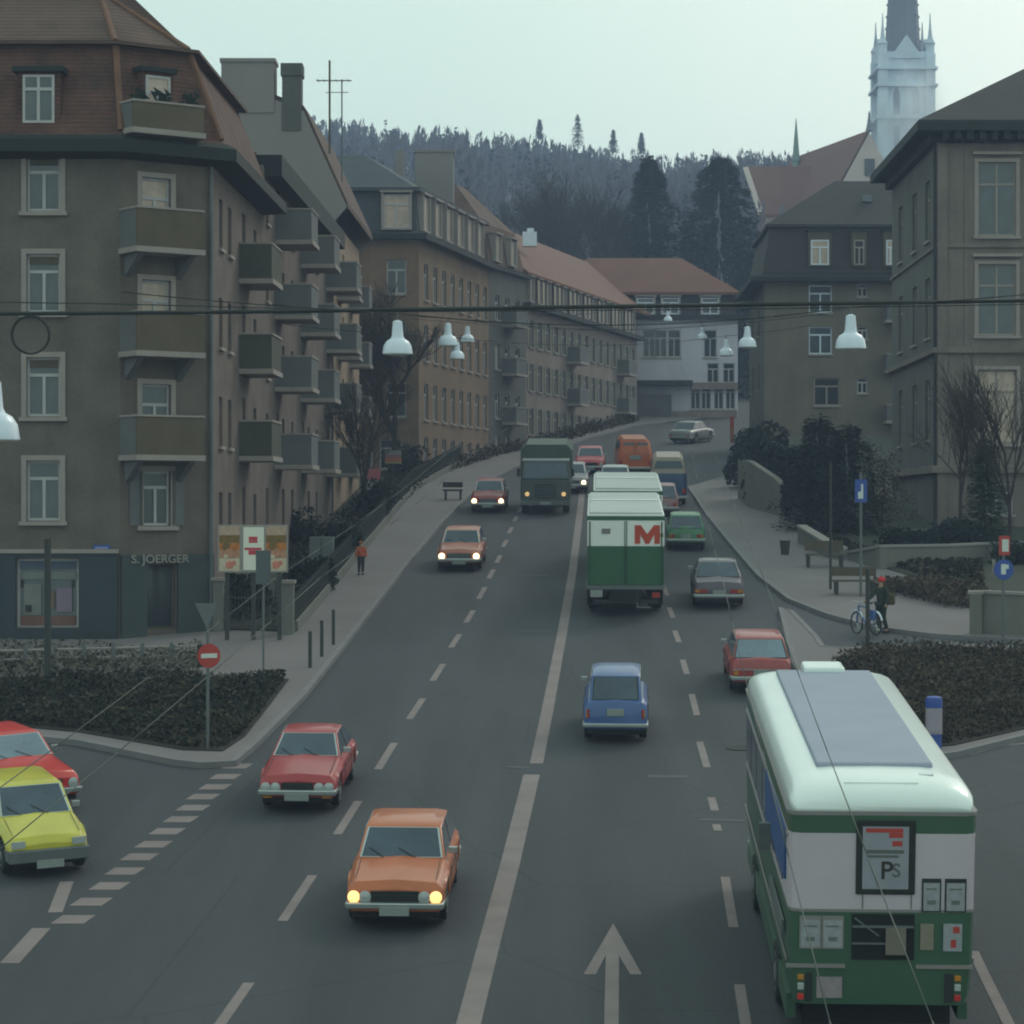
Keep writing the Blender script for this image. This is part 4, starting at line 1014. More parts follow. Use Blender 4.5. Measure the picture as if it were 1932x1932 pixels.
# vans
def van(label, lower, upper, px, py, h, L=4.2, W=1.72, Hh=1.95, group='vans driving uphill', zs_=1.22, wz=None):
    t = thing('van', label, 'van', group=group); hw = W/2
    zs = [(.32, hw-.05), (.5, hw-.0), (1.0, hw), (zs_, hw-.03), (Hh-.18, hw-.16), (Hh-.04, hw-.3)]
    def shell(zs, name, m, capt=False):
        mb = MB(); R = []
        for z, w in zs:
            e = .02+.10*max(0, (z-1.1))/(Hh-1.1)
            c = .14; y0, y1 = e, L-e*1.5
            R.append([V(p+(z,)) for p in ((-w+c, y0), (w-c, y0), (w, y0+c), (w, y1-c), (w-c, y1), (-w+c, y1), (-w, y1-c), (-w, y0+c))])
        n = 8; vs = [q for r in R for q in r]; fs = []
        for j in range(len(R)-1):
            for i in range(n): fs.append((j*n+i, j*n+(i+1) % n, (j+1)*n+(i+1) % n, (j+1)*n+i))
        fs += [tuple(range(n-1, -1, -1)), tuple(range((len(R)-1)*n, len(R)*n))]
        mb.add(vs, fs); return mb.build(name, m, t, auto=.5, bevel=0)
    shell(zs[:4], 'body', lower); shell([(zs_+.0003, hw-.03)]+zs[4:], 'cabin', upper)
    mb = MB(); w1 = hw-.16
    wz = wz or (1.30, Hh-.24)
    vs = [V((-w1+.0, .08, wz[0])), V((w1, .08, wz[0])), V((w1-.1, .12, wz[1])), V((-w1+.1, .12, wz[1]))]
    glass_panel(mb, vs, .03, .03); mb.build('rear_window', M['glass'], t)
    for s in (-1, 1):
        for a, c in ((.45, 1.5), (1.6, 2.6), (2.7, 3.7)):
            mb = MB()
            q = [V((s*(hw-.045), a, max(1.32, zs_+.1))), V((s*(hw-.045), c, max(1.32, zs_+.1))), V((s*(hw-.15), c, Hh-.28)), V((s*(hw-.15), a, Hh-.28))]
            if s < 0: q = [q[1], q[0], q[3], q[2]]
            glass_panel(mb, q, .02, .03); mb.build('side_window', M['glass'], t)
        mb = MB(); mb.box(s*(hw-.14)-.08, s*(hw-.14)+.08, -.03, .03, .55, .82); mb.build('tail_light', M['tail'], t)
        for y in (.85, L-1.0): wheel(t, s*(hw-.14), y, .32, .18, s)
    mb = MB(); mb.box(-hw+.02, hw-.02, -.12, -.0, .34, .46); mb.build('bumper', M['chrome'], t, bevel=.02)
    mb = MB(); mb.box(-.3, .3, -.02, .025, .86, 1.08); mb.build('number_plate', M['plate'], t)
    mb = MB(); mb.box(-hw+.15, hw-.15, .1, L-.1, .2, .4); mb.build('underbody', M['under'], t)
    q = gp(px, py); rest(t, q.x, q.y, h[0], h[1], .03); return t
t = van('orange van with two small rear windows and red tail lights', paint('van_orange', A(196, 98, 36, 1.0)), MATS['paint_van_orange'], 1199, 898, (-.01, 1), W=1.86, Hh=2.0)
mb = MB(); mb.box(-.06, .06, -.02, .2, 1.28, 1.75); mb.build('window_post', MATS['paint_van_orange'], t)
van('blue van with cream upper body driving uphill', paint('van_blue', A(44, 80, 122, .9)), paint('cream', A(172, 164, 146, .92)), 1261, 955, (.05, 1), W=1.72, Hh=2.3, zs_=1.5, wz=(1.72, 2.08))

# ---------- white and green lorry with trailer (seen from behind)
def lorry_box(name, label, px, py, L, rear):
    t = thing(name, label, 'lorry' if name == 'lorry' else 'trailer', group=None)
    grn = mat('lorry_green', A(48, 96, 66, 1.0), .6, .1, 1.2, streak=.3); wht = mat('lorry_white', (.72, .72, .70), .5, .06, 1.0)
    roofm = mat('lorry_roof', (.42, .44, .44), .6, .1, .8)
    w = 1.2
    mb = MB(); mb.box(-w, w, 0, L, .98, 2.2); mb.build('body', grn, t, bevel=.02)
    mb = MB(); mb.box(-w, w, 0, L, 2.203, 3.02); mb.build('upper_body', wht, t, bevel=.02)
    mb = MB(); mb.box(-w-.01, w+.01, -.01, L, 3.023, 3.14); mb.build('green_band', grn, t)
    mb = MB(); mb.box(-w, w, -.005, L, 3.143, 3.2); mb.box(-w+.06, w-.06, .12, L-.1, 3.203, 3.26, 1); mb.box(-w+.1, w-.1, 4.2, 4.4, 3.262, 3.30, 0); mb.build('roof', [wht, roofm], t, bevel=.015)
    mb = MB()
    for x in (-.03, .03): mb.box(x-.012, x+.012, -.02, .0, 1.02, 3.0)
    for x in (-1.12, 1.12): mb.box(x-.02, x+.02, -.03, .0, 1.02, 2.98)
    mb.build('door_bars', mat('door_bar_green', A(40, 70, 54, 1.0), .5), t)
    mb = MB(); mb.box(-w-.02, w+.02, -.05, L, .86, .978); mb.build('frame', M['galv'], t)
    mb = MB(); mb.box(-.5, .5, -.04, L-.2, .45, .86); mb.box(-w+.1, w-.1, .5, .62, .4, .55); mb.build('chassis', M['under'], t)
    for s in (-1, 1):
        for y in (1.9, L-1.7):
            wheel(t, s*.95, y, .48, .42, s)
        mb = MB(); mb.box(s*.95-.12, s*.95+.12, -.02, .06, .60, .76); mb.build('tail_light', M['tail'], t)
        mb = MB(); mb.box(s*.95-.25, s*.95+.25, 1.3, 1.33, .2, .8); mb.build('mud_flap', M['under'], t)
    if rear:
        mb = MB(); mb.box(-1.1, -.72, -.06, -.03, .62, .84); mb.build('number_plate', M['plate'], t)
        mb = MB(); mb.box(-1.0, 1.0, -.02, .05, .42, .52); mb.build('bumper', M['dark'], t)
        mb = MB(); mb.box(.35, .39, -.04, .0, .3, .86); mb.box(.35, .8, -.04, .0, .28, .32); mb.build('step', M['galv'], t)
        mb = MB(); x0, x1, z0_, z1_ = .28, 1.06, 2.29, 2.87; d_ = .17
        P6 = [(x0, z0_), (x0, z1_), (x0+d_*1.1, z1_), ((x0+x1)/2, z0_+.30), (x1-d_*1.1, z1_), (x1, z1_), (x1, z0_), (x1-d_, z0_), (x1-d_, z1_-.28), ((x0+x1)/2+.06, z0_), ((x0+x1)/2-.06, z0_), (x0+d_, z1_-.28), (x0+d_, z0_)]
        n_ = len(P6); mb.add([V((x, -.02, z)) for x, z in P6]+[V((x, -.003, z)) for x, z in P6], [tuple(range(n_)), tuple(range(2*n_-1, n_-1, -1))]+[(i, (i+1) % n_, n_+(i+1) % n_, n_+i) for i in range(n_)])
        mb.box(1.065, 1.17, -.02, -.003, 2.5, 2.62, 1)
        mb.build('logo_letter', [mat('logo_orange', A(200, 80, 50, .85), .5), mat('logo_dot', A(150, 140, 84, .9), .5)], t)
        mb = MB(); mb.box(-.75, -.48, -.02, -.005, 2.6, 2.76); mb.build('small_label', mat('grey_label', A(130, 132, 130, .9), .6), t)
    q = gp(px, py); rest(t, q.x, q.y, .035, 1, .03); return t
lorry_box('trailer', 'rear trailer of the white and green lorry with orange letter M on its door', 1180, 1165, 7.6, True)
t = lorry_box('lorry', 'white and green lorry pulling the trailer with the letter M', 1184, 1098, 7.4, False)
mb = MB(); mb.box(-1.15, 1.15, 7.6, 9.3, .6, 2.6); mb.box(-1.05, 1.05, 7.7, 9.1, 2.603, 2.7); mb.build('cab', MATS['lorry_green'], t, bevel=.08)

# ---------- grey green oncoming truck
t = thing('army_truck', 'grey green truck with canvas cover and yellow headlights coming downhill', 'truck')
tg = mat('truck_green', A(68, 80, 76, 1.2), .6, .12, 1, streak=.2); cv = mat('canvas', A(72, 88, 76, 1.2), .95, .15, 1.2, .2); cvt = mat('canvas_lit_top', A(92, 104, 98, 1.15), .95, .15, 1.2, .2)  # top canvas is a paler copy with the skylight in its colour
w = 1.12
mb = MB(); mb.box(-w, w, -1.7, 0, .55, 1.55, 0); vs = [V((-w, 0, 1.553)), V((w, 0, 1.553)), V((w, -1.7, 1.553)), V((-w, -1.7, 1.553)), V((-w+.1, -.25, 2.35)), V((w-.1, -.25, 2.35)), V((w-.1, -1.65, 2.35)), V((-w+.1, -1.65, 2.35))]
mb.add(vs, [(0, 1, 5, 4), (1, 2, 6, 5), (2, 3, 7, 6), (3, 0, 4, 7), (4, 5, 6, 7), (3, 2, 1, 0)]); mb.build('cab', tg, t, bevel=.05)
mb = MB(); mb.box(-w+.06, w-.06, -1.55, -.3, 2.353, 2.43); mb.build('cab_roof', mat('cab_roof_pale', A(128, 138, 140, 1.0), .5), t, bevel=.02)
mb = MB(); glass_panel(mb, [V((w-.02, 0, 1.6)), V((-w+.02, 0, 1.6)), V((-w+.12, -.25, 2.32)), V((w-.12, -.25, 2.32))], .09, .015); mb.build('windscreen', M['glass'], t)
mb = MB(); mb.box(-w-.02, w+.02, -6.6, -1.9, .95, 1.5, 0); mb.build('cargo_bed', tg, t, bevel=.02)
mb = MB(); R = []
for y in (-1.95, -6.5):
    for x, z in ((-w-.06, 1.503), (-w-.06, 2.75), (-w+.2, 3.02), (w-.2, 3.02), (w+.06, 2.75), (w+.06, 1.503)): mb.v.append((x, y, z))
mb.f += [(0, 1, 2, 3, 4, 5), (11, 10, 9, 8, 7, 6)]+[(i, i+6, i+7, i+1) for i in range(5)]+[(5, 11, 6, 0)]; mb.m += [0, 0]+[0, 0, 1, 0, 0]+[0]
mb.build('canvas_cover', [cv, cvt], t)
mb = MB(); mb.box(-.45, .45, -.02, .03, .75, 1.35)
for k in range(6): mb.box(-.42, .42, .031, .045, .8+.09*k, .83+.09*k, 1)
mb.build('grille', [M['dark'], M['galv']], t)
for s in (-1, 1):
    mb = MB(); mb.lathe([(.10, -.02), (.10, .03), (.08, .05), (.01, .06)], (s*.82, 0, .92), 16, 0, Matrix.Rotation(-math.pi/2, 4, 'X')); mb.build('headlight', M['lamp_dim'], t)
    for y in (-.95, -5.2): wheel(t, s*(w-.2), y, .48, .3, s)
    mb = MB(); mb.box(s*(w+.1)-.07, s*(w+.1)+.07, -.3, -.25, 1.7, 2.05); mb.tube((s*w, -.27, 1.75), (s*(w+.1), -.27, 1.75), .015, 5); mb.build('mirror', M['dark'], t)
mb = MB(); mb.box(-w, w, .0, .12, .42, .62); mb.build('bumper', M['galv'], t, bevel=.02)
mb = MB(); mb.box(-.25, .25, .121, .13, .46, .58); mb.build('number_plate', M['plate'], t)
mb = MB(); mb.box(-.8, .8, -6.3, -.1, .45, .94); mb.build('chassis', M['under'], t)
q = gp(1029, 972); rest(t, q.x, q.y, -.035, -1, .03)

# ---------- trolleybus
t = thing('trolleybus', 'white and green trolleybus with pale grey roof panel seen from behind', 'bus')
bw = mat('bus_white', A(172, 172, 178, 1.2), .4, .06, .8, coat=.3, streak=.2); bg = mat('bus_green', A(60, 98, 76, .88), .4, .08, .8, coat=.3, streak=.2)
br = mat('bus_roof_white', (.72, .76, .76), .3, .05, .8, coat=.4); bp = mat('bus_roof_panel', A(150, 164, 180, 1.0), .7, .06, 1.2)
bs = mat('bus_silver_trim', A(140, 142, 140, 1.0), .45, .08, 3, metal=.3)
BL_ = 10.3; W2 = 1.25
def bus_ring(y, zs):
    c = .22 if .3 < y < BL_-.3 else .0
    return zs
def bus_shell(prof, name, m, c=.16, ends=(0, 0), smooth=.5):
    mb = MB(); R = []
    for e, (z, w) in enumerate(prof):
        y0, y1 = 0+ends[0], BL_-ends[1]
        R.append([V(p+(z,)) for p in ((-w+c, y0), (w-c, y0), (w-c*.3, y0+c*.3), (w, y0+c), (w, y1-c), (w-c, y1), (-w+c, y1), (-w, y1-c), (-w, y0+c), (-w+c*.3, y0+c*.3))])
    n = 10; vs = [q for r in R for q in r]; fs = []
    for j in range(len(R)-1):
        for i in range(n): fs.append((j*n+i, j*n+(i+1) % n, (j+1)*n+(i+1) % n, (j+1)*n+i))
    fs += [tuple(range(n-1, -1, -1)), tuple(range((len(R)-1)*n, len(R)*n))]
    mb.add(vs, fs); return mb.build(name, m, t, auto=smooth)
bus_shell([(.76, 1.17), (.9, 1.2), (1.28, 1.235), (2.02, 1.245)], 'body', bg)
bus_shell([(2.024, 1.252), (2.06, 1.252)], 'waist_trim', bs); bus_shell([(2.063, 1.245), (3.1, 1.25)], 'upper_body', bw); bus_shell([(3.103, 1.255), (3.34, 1.255)], 'roof_band', bg)
bus_shell([(3.343, 1.275), (3.39, 1.275)], 'gutter', bs)
mb = MB(); N_ = 13; st_ = [(0.0, 0.0), (.06, .35), (.16, .6), (.32, .82), (.55, .95), (.85, 1.0)]
def roof_sec(f, ws):
    out = []
    for i in range(N_):
        a = math.pi*i/(N_-1); x = -math.cos(a); s = math.sin(a)
        xx = (abs(x)**.55)*math.copysign(1, x)*W2*ws; zz = 3.393+(.10+.30*f)*(s**.55 if s > 0 else 0)*1.0
        out.append((xx, zz))
    return out
ylist = [(y, f) for y, f in st_]+[(BL_-y, f) for y, f in reversed(st_)]
rows_ = []
for y, f in ylist:
    ws = .93+.07*min(1, f*1.3); row = len(mb.v); mb.v += [(x, y, z) for x, z in roof_sec(f, ws)]; rows_.append(row)
for a, c in zip(rows_[:-1], rows_[1:]):
    for i in range(N_-1): mb.f.append((a+i, a+i+1, c+i+1, c+i)); mb.m.append(0)
    mb.f.append((a+N_-1, a, c, c+N_-1)); mb.m.append(0)
mb.f.append(tuple(range(rows_[0], rows_[0]+N_))); mb.m.append(0); mb.f.append(tuple(range(rows_[-1], rows_[-1]+N_))); mb.m.append(0)
mb.build('roof', br, t, smooth=True)
mb = MB(); mb.box(-.80, .80, 1.15, BL_-.9, 3.74, 3.84); mb.build('roof_panel', bp, t, bevel=.03)
mb = MB(); mb.box(-.5, .5, .28, .5, 3.60, 3.74); mb.box(.55, .75, .62, .75, 3.77, 3.79); mb.build('rear_roof_step', br, t, bevel=.03)
mb = MB(); mb.box(-.35, .35, BL_-1.2, BL_-.5, 3.78, 3.93); mb.build('roof_hatch', br, t, bevel=.05)
def bpx(px): return (px-1661)/140.0
def bpz(py): return (2001-py)/140.0
def plate(name, x0, x1, y0, y1, m, yo=-.01, th=.02, bevel=0):
    mb = MB(); mb.box(bpx(x0), bpx(x1), yo-th, yo, bpz(y1), bpz(y0)); return mb.build(name, m, t, bevel=bevel)
rubber = mat('window_rubber', (.012, .014, .012), .6)
o = plate('rear_window', 1611, 1722, 1541, 1683, rubber, -.0, .03, .03)
mb = MB(); mb.box(bpx(1623), bpx(1709), -.036, -.031, bpz(1672), bpz(1553)); mb.build('poster', mat('poster_pale', A(146, 156, 164, .95), .6, .12, 3), o)
mb = MB(); mb.box(bpx(1629), bpx(1698), -.04, -.037, bpz(1564), bpz(1556)); mb.box(bpx(1672), bpx(1698), -.04, -.037, bpz(1574), bpz(1564.5)); mb.box(bpx(1678), bpx(1697), -.04, -.037, bpz(1590), bpz(1580))
mb.build('poster_red_bar', M['red_sign'], o)
mb = MB(); mb.box(bpx(1630), bpx(1700), -.04, -.037, bpz(1604), bpz(1597)); mb.box(bpx(1634), bpx(1690), -.04, -.037, bpz(1612), bpz(1607)); mb.tube((bpx(1634), -.038, bpz(1613)), (bpx(1654), -.038, bpz(1668)), .012, 4)
mb.build('poster_grey_print', mat('poster_grey', A(96, 104, 104, .9), .6), o)
text_part('P', 'poster_letter', .34, mat('poster_dark', A(50, 50, 46, .9), .6), o, (bpx(1668), -.038, bpz(1652)), depth=.003)
text_part('S', 'poster_letter', .26, MATS['poster_grey'], o, (bpx(1686), -.038, bpz(1648)), depth=.003)
for x0, x1, y0, y1, kind in ((1738, 1768, 1655, 1713, 0), (1781, 1815, 1655, 1713, 0), (1510, 1545, 1728, 1785, 0), (1552, 1587, 1728, 1785, 0)):
    o = plate('notice_frame', x0-3, x1+3, y0-3, y1+3, M['dark'] if y0 < 1700 else bs, -.002, .012)
    mb = MB(); mb.box(bpx(x0), bpx(x1), -.02, -.015, bpz(y1), bpz(y0+5)); mb.build('notice', mat('notice_white', A(150, 160, 164, .95), .6, .2, 14), o)
    mb = MB(); c = (x0+x1)/2; mb.box(bpx(c-8), bpx(c+8), -.024, -.0205, bpz(y1-12), bpz(y1-20)); mb.box(bpx(x0+5), bpx(x1-6), -.024, -.0205, bpz(y0+18), bpz(y0+15))
    mb.build('notice_print', mat('notice_print', A(104, 118, 112, .9), .6), o)
o = plate('notice', 1733, 1758, 1738, 1788, mat('notice_beige', A(128, 128, 112, .95), .6, .15, 8), -.006)
o = plate('notice', 1776, 1811, 1738, 1790, MATS['notice_white'], -.006)
mb = MB(); mb.box(bpx(1794), bpx(1806), -.032, -.027, bpz(1755), bpz(1743)); mb.box(bpx(1790), bpx(1800), -.032, -.027, bpz(1783), bpz(1768)); mb.build('notice_print', M['red_sign'], o)
o = plate('engine_opening', 1605, 1722, 1721, 1808, M['under'], -.004, .015)
mb = MB(); mb.box(bpx(1606), bpx(1720), -.045, -.02, bpz(1746), bpz(1742)); mb.box(bpx(1606), bpx(1668), -.045, -.02, bpz(1778), bpz(1775)); mb.tube((bpx(1610), -.03, bpz(1728)), (bpx(1655), -.03, bpz(1762)), .012, 5); mb.build('pipe', M['galv'], o)
mb = MB(); mb.box(bpx(1668), bpx(1706), -.06, -.02, bpz(1797), bpz(1746)); mb.build('equipment_box', mat('beige_box', A(112, 112, 100, 1.0), .7), o)
for x0, x1 in ((1482, 1593), (1726, 1832)): plate('rear_trim', x0, x1, 1817, 1824, bs, -.0, .03)
plate('number_plate', 1540, 1588, 1842, 1882, mat('bus_plate', A(140, 136, 138, 1.0), .6, .2, 10), -.0, .025)
for c, q in ((1481, -1), (1829, 1)):
    pass
for cc, ra, rb in ((1510, 1519, 1532), (1804, 1780, 1796)):
    plate('lamp_recess', ra, rb, 1834, 1890, M['dark'], .0, .01)
    for z0_, z1_, m_ in ((1837, 1847, 'amber'), (1853, 1866, 'lamp_lens'), (1874, 1885, 'tail')):
        mb = MB(); mb.box(bpx(cc-6), bpx(cc+6), -.05, -.0, bpz(z1_), bpz(z0_)); mb.build('tail_light', M[m_] if m_ != 'tail' else mat('tail_bright', (.5, .03, .03), .3), t, bevel=.01)
for x in (-.26, .39): 
    mb = MB(); mb.box(x-.006, x+.006, -.012, -.0, 2.08, 3.09); mb.build('panel_seam', M['galv'], t)
# side details
blue_ad = mat('ad_blue', A(44, 82, 134, 1.1), .5, .15, 1)
for s in (-1, 1):
    X = s*1.25
    for k in range(6):
        mb = MB(); y = 1.1+1.5*k; mb.box(min(X, X+s*.015), max(X, X+s*.015), y, y+1.35, 2.2, 3.02); mb.build('side_window', M['glass'], t)
    mb = MB(); mb.box(min(X, X+s*.03), max(X, X+s*.03), .5, 4.6, 2.35, 3.05) if s < 0 else mb.box(X, X+.03, .5, 3, 1.4, 1.9)
    mb.build('advert_board', blue_ad, t)
    mb = MB(); mb.box(min(X, X+s*.02), max(X, X+s*.02), .2, BL_-.2, 1.3, 1.35); mb.box(min(X, X+s*.02), max(X, X+s*.02), .2, BL_-.2, 3.0, 3.04); mb.build('side_trim', bs, t)
    mb = MB(); mb.box(min(s*1.1, s*1.23), max(s*1.1, s*1.23), .5, BL_-.4, .42, .757); mb.build('side_skirt', bg, t)
    for y in (2.6, 8.0): wheel(t, s*1.1, y, .48, .28, s)
mb = MB(); mb.box(-1.0, 1.0, .5, BL_-.5, .35, .755); mb.build('underbody', M['under'], t)
mb = MB(); mb.box(-1.45, -1.27, 3.3, 3.4, 2.1, 2.5); mb.box(-1.3, -1.26, .6, 3.2, 1.55, 1.75); mb.build('side_moulding', M['galv'], t)
q = gp(1660, 1999); rest(t, q.x, q.y, .038, 1, 0.0)

# ------------------------------------------------------------------ overhead lamps, wires
PF = [(.04, .80), (.11, .77), (.125, .62), (.14, .42), (.17, .36), (.26, .31), (.33, .20), (.36, .02), (.36, 0.0)]
lm = None
LAMPS = [(750, 668, 59, 'large bell lamp over the left lane, nearest hanging lamp left of centre', 1.0), (845, 652, 88, 'bell lamp left of centre just above the lower small one', 1.0),
         (862, 677, 93, 'small bell lamp hanging lowest in the left row', .8), (882, 645, 128, 'smaller bell lamp just right of the second left lamp', 1.0),
         (910, 612, 160, 'tiny bell lamp in front of the ochre house', .9), (948, 600, 185, 'tiny bell lamp in front of the narrow grey house', .9),
         (1605, 658, 58, 'large bell lamp over the right side in front of the villa', 1.0), (1410, 655, 96, 'medium bell lamp left of the villa', 1.0),
         (1370, 671, 116, 'small bell lamp in front of the white end house', .95), (1325, 640, 150, 'tiny bell lamp in front of white wall between two windows', .9),
         (1260, 606, 180, 'tiny bell lamp under the gutter of the end house', .9), (-14, 830, 38, 'cream bell lamp cut by the left edge of the picture', 1.15)]
lens = mat('lamp_cream_lens', (.75, .74, .66), .4, .03, 2)  # plain cream lens colour, emits nothing
base = None
def set_rot(o): return o
for px, py, Y, lb, sc in LAMPS:
    q = pt(px, py, Y)
    if base is None:
        t = thing('street_lamp', lb, 'street lamp', q, group='bell lamps hung over the street')
        mb = MB(); mb.lathe(PF, n=24); mb.build('shade', M['white'], t, auto=.5)
        mb = MB(); mb.lathe([(.33, -.003), (.31, -.015), (.2, -.03), (.02, -.035)], n=20); mb.build('lens', lens, t, smooth=True)
        mb = MB(); mb.tube((0, 0, .79), (0, 0, .93), .02, 6); mb.torus((0, 0, .95), (1, 0, 0), .04, .012, 12, 5); mb.build('hook', M['galv'], t)
        base = t
    else:
        t = dup(base); t.location = q; t['label'] = lb
    t.scale = (sc, sc, sc)
def cable(name, label, pts, r, m=None, n=6, group=None):
    mb = MB(); mb.path(pts, r, n); o = mb.build(name, m or M['wire'], None, smooth=True); tag(o, label, 'cable', group); return o
def sag(a, b, s, n=16):
    a = V(a); b = V(b); return [a.lerp(b, i/n)-V((0, 0, 4*s*(i/n)*(1-i/n))) for i in range(n+1)]
cable('crossing_cable', 'thick black cable crossing the whole street in front of the houses', [pt(-300, 590, 60), pt(0, 592, 60), pt(400, 589, 60), pt(700, 585, 60), pt(966, 581, 60), pt(1400, 575, 60), pt(1932, 567, 60), pt(2300, 560, 60)], .05)
cable('crossing_cable', 'thinner cable just beneath the thick one over the left houses', [pt(-300, 566, 66), pt(200, 573, 66), pt(760, 588, 66), pt(1400, 583, 66), pt(2300, 568, 66)], .016)
def lamp_top(i): px, py, Y, lb, sc = LAMPS[i]; return pt(px, py, Y)+V((0, 0, .97*sc))
SP = [(0, 6, 14), (1, 7, 15), (2, 8, 0), (3, 9, 0), (4, None, 0), (5, 10, 0)]
names = ['span wire carrying the two large near lamps', 'span wire carrying the medium lamps beside the villa', 'span wire carrying the lowest small lamps', 'span wire carrying the small lamps before the white wall',
         'span wire carrying the tiny lamp at the ochre house', 'span wire carrying the farthest tiny lamps']
for k, (a, c, _) in enumerate(SP):
    pa = lamp_top(a); pb = lamp_top(c) if c is not None else pa+V((8, 0, 0))
    le = V((sx(pa.y) if pa.y < 130 else pa.x-2.5, pa.y, pa.z+.5)); re = V((pb.x+(6 if c == 6 else 4), pb.y, pb.z+.5))
    cable('span_wire', names[k], sag(le, pa, .05, 6)[:-1]+sag(pa, pb, .35, 12)[:-1]+sag(pb, re, .05, 6), .013)
q = lamp_top(11); cable('span_wire', 'span wire holding the cream lamp at the left edge', [q+V((-6, 0, .3)), q], .013)
# trolley contact wires, following the street 5.5 m above it
def cw(x27, vx, lab):
    d = (vx-966)/4700.0; pts = [V((x27+d*(y-27), y, GR*y+5.5-(.10*math.sin(math.pi*((y-12) % 30)/30)))) for y in range(12, 172, 5)]
    cable('contact_wire', lab, pts, .0065, M['cwire'], 6, 'trolley contact wires')
cw(-4.27, 1290, 'contact wire over the left lane, inner one of the pair'); cw(-5.02, 1290, 'contact wire over the left lane, outer one of the pair')
cw(3.42, 1225, 'contact wire passing over the trolleybus roof'); cw(2.72, 1225, 'contact wire passing along the left edge of the trolleybus roof')
mb = MB(); c = pt(57, 632, 60); mb.torus(c, (0, 1, .1), .45, .025, 32, 6); mb.torus(c+V((.02, .03, .01)), (0, 1, .0), .45, .02, 32, 6); mb.path([c+V((.2, 0, .4)), pt(75, 591, 60)], .012)
tag(mb.build('cable_coil', M['wire'], smooth=True), 'round coil of spare cable hanging from the thick black cable', 'cable coil')

# ------------------------------------------------------------------ signs, posts, bollards
def pole_at(px, py, h, r=.035, m='galv', name='pole', label='', cat='pole', up=.12, group=None):
    q = gp(px, py, up); t = thing(name, label, cat, q, group=group)
    mb = MB(); mb.tube((0, 0, -.05), (0, 0, h), r, 8); mb.build('post', M[m], t, smooth=False); return t
def disc(parent, name, z, r, m, y=-.06, th=.012, rot=0, x=0):
    mb = MB(); T = Matrix.Rotation(rot, 4, 'Z') @ Matrix.Rotation(math.pi/2, 4, 'X')
    mb.lathe([(r, 0), (r, th)], (x, y, z), 28, 0, T); return mb.build(name, m, parent)
# no entry sign with the grey back of a give way triangle above
t = pole_at(392, 1424, 2.95, label='round red no entry sign on grey pole in the planted bed', name='no_entry_sign', cat='sign', up=.15)
o = disc(t, 'sign_disc', 2.05, .27, M['red_sign'], rot=.5, x=.03)
mb = MB(); T = Matrix.Translation((.03, -.06, 2.05)) @ Matrix.Rotation(.5, 4, 'Z'); mb.box(-.19, .19, -.024, -.014, -.05, .05, 0, T); mb.build('white_bar', M['white_sign'], o)
T = Matrix.Translation((-.16, .02, 2.04)) @ Matrix.Rotation(-.5, 4, 'Z'); mb = MB(); mb.box(-.12, .06, .03, .08, -.25, .25, 0, T); mb.build('sign_back', M['dark'], t)
T = Matrix.Translation((0, -.05, 2.95)) @ Matrix.Rotation(-.25, 4, 'Z'); mb = MB()
vs = [T @ V(p) for p in ((-.30, 0, .26), (.24, 0, .26), (-.02, 0, -.30), (-.30, .02, .26), (.24, .02, .26), (-.02, .02, -.30))]
mb.add(vs, [(0, 2, 1), (3, 4, 5), (0, 1, 4, 3), (1, 2, 5, 4), (2, 0, 3, 5)]); mb.build('triangle_back', M['galv'], t)
pole_at(90, 1300, 3.75, .09, 'pole', 'post', 'thick dark post in front of the shop window', 'post')
t = pole_at(497, 1273, 2.6, .03, label='sign on thin pole showing its grey back in front of the poster', name='road_sign', cat='sign')
mb = MB(); mb.box(-.2, .2, -.05, -.03, 2.3, 3.2); mb.build('sign_back', mat('sign_back_grey', A(72, 82, 84, 1.3), .6), t)
for i, (px, py, hh) in enumerate(((585, 1268, .98), (607, 1247, 1.0), (629, 1224, 1.0))):
    pole_at(px, py, hh, .05, 'pole', 'bollard', ['nearest of three thin posts on the left pavement', 'middle one of three thin posts on the left pavement', 'farthest of three thin posts on the left pavement'][i], 'bollard', group='posts on the left pavement')
t = pole_at(705, 985, 1.75, .03, 'pole', 'small_sign', 'small red and white sign by the left garden fence', 'sign')
mb = MB(); mb.box(-.29, .29, -.05, -.03, 1.25, 1.72, 1); mb.box(-.29, .29, -.05, -.03, 1.722, 2.2, 0); mb.build('sign_board', [mat('sign_faded_red', A(160, 90, 96, 1.1), .6), mat('sign_faded_white', A(140, 146, 142, 1.2), .6)], t)
t = pole_at(742, 940, 1.9, .03, 'pole', 'small_sign', 'small sign with grey top and orange stripe beneath the bare tree', 'sign')
mb = MB()
for k, (z0_, z1_) in enumerate(((1.55, 1.65), (1.652, 1.8), (1.802, 1.98), (1.982, 2.2))): mb.box(-.4, .4, -.05, -.03, z0_, z1_, k)
mb.build('sign_board', [mat('sign_pale_yellow', A(128, 128, 96, 1.1), .6), mat('sign_orange', A(150, 90, 50, 1.2), .6), mat('sign_rose', A(128, 92, 88, 1.1), .6), mat('sign_grey', A(112, 122, 124, 1.2), .6)], t)
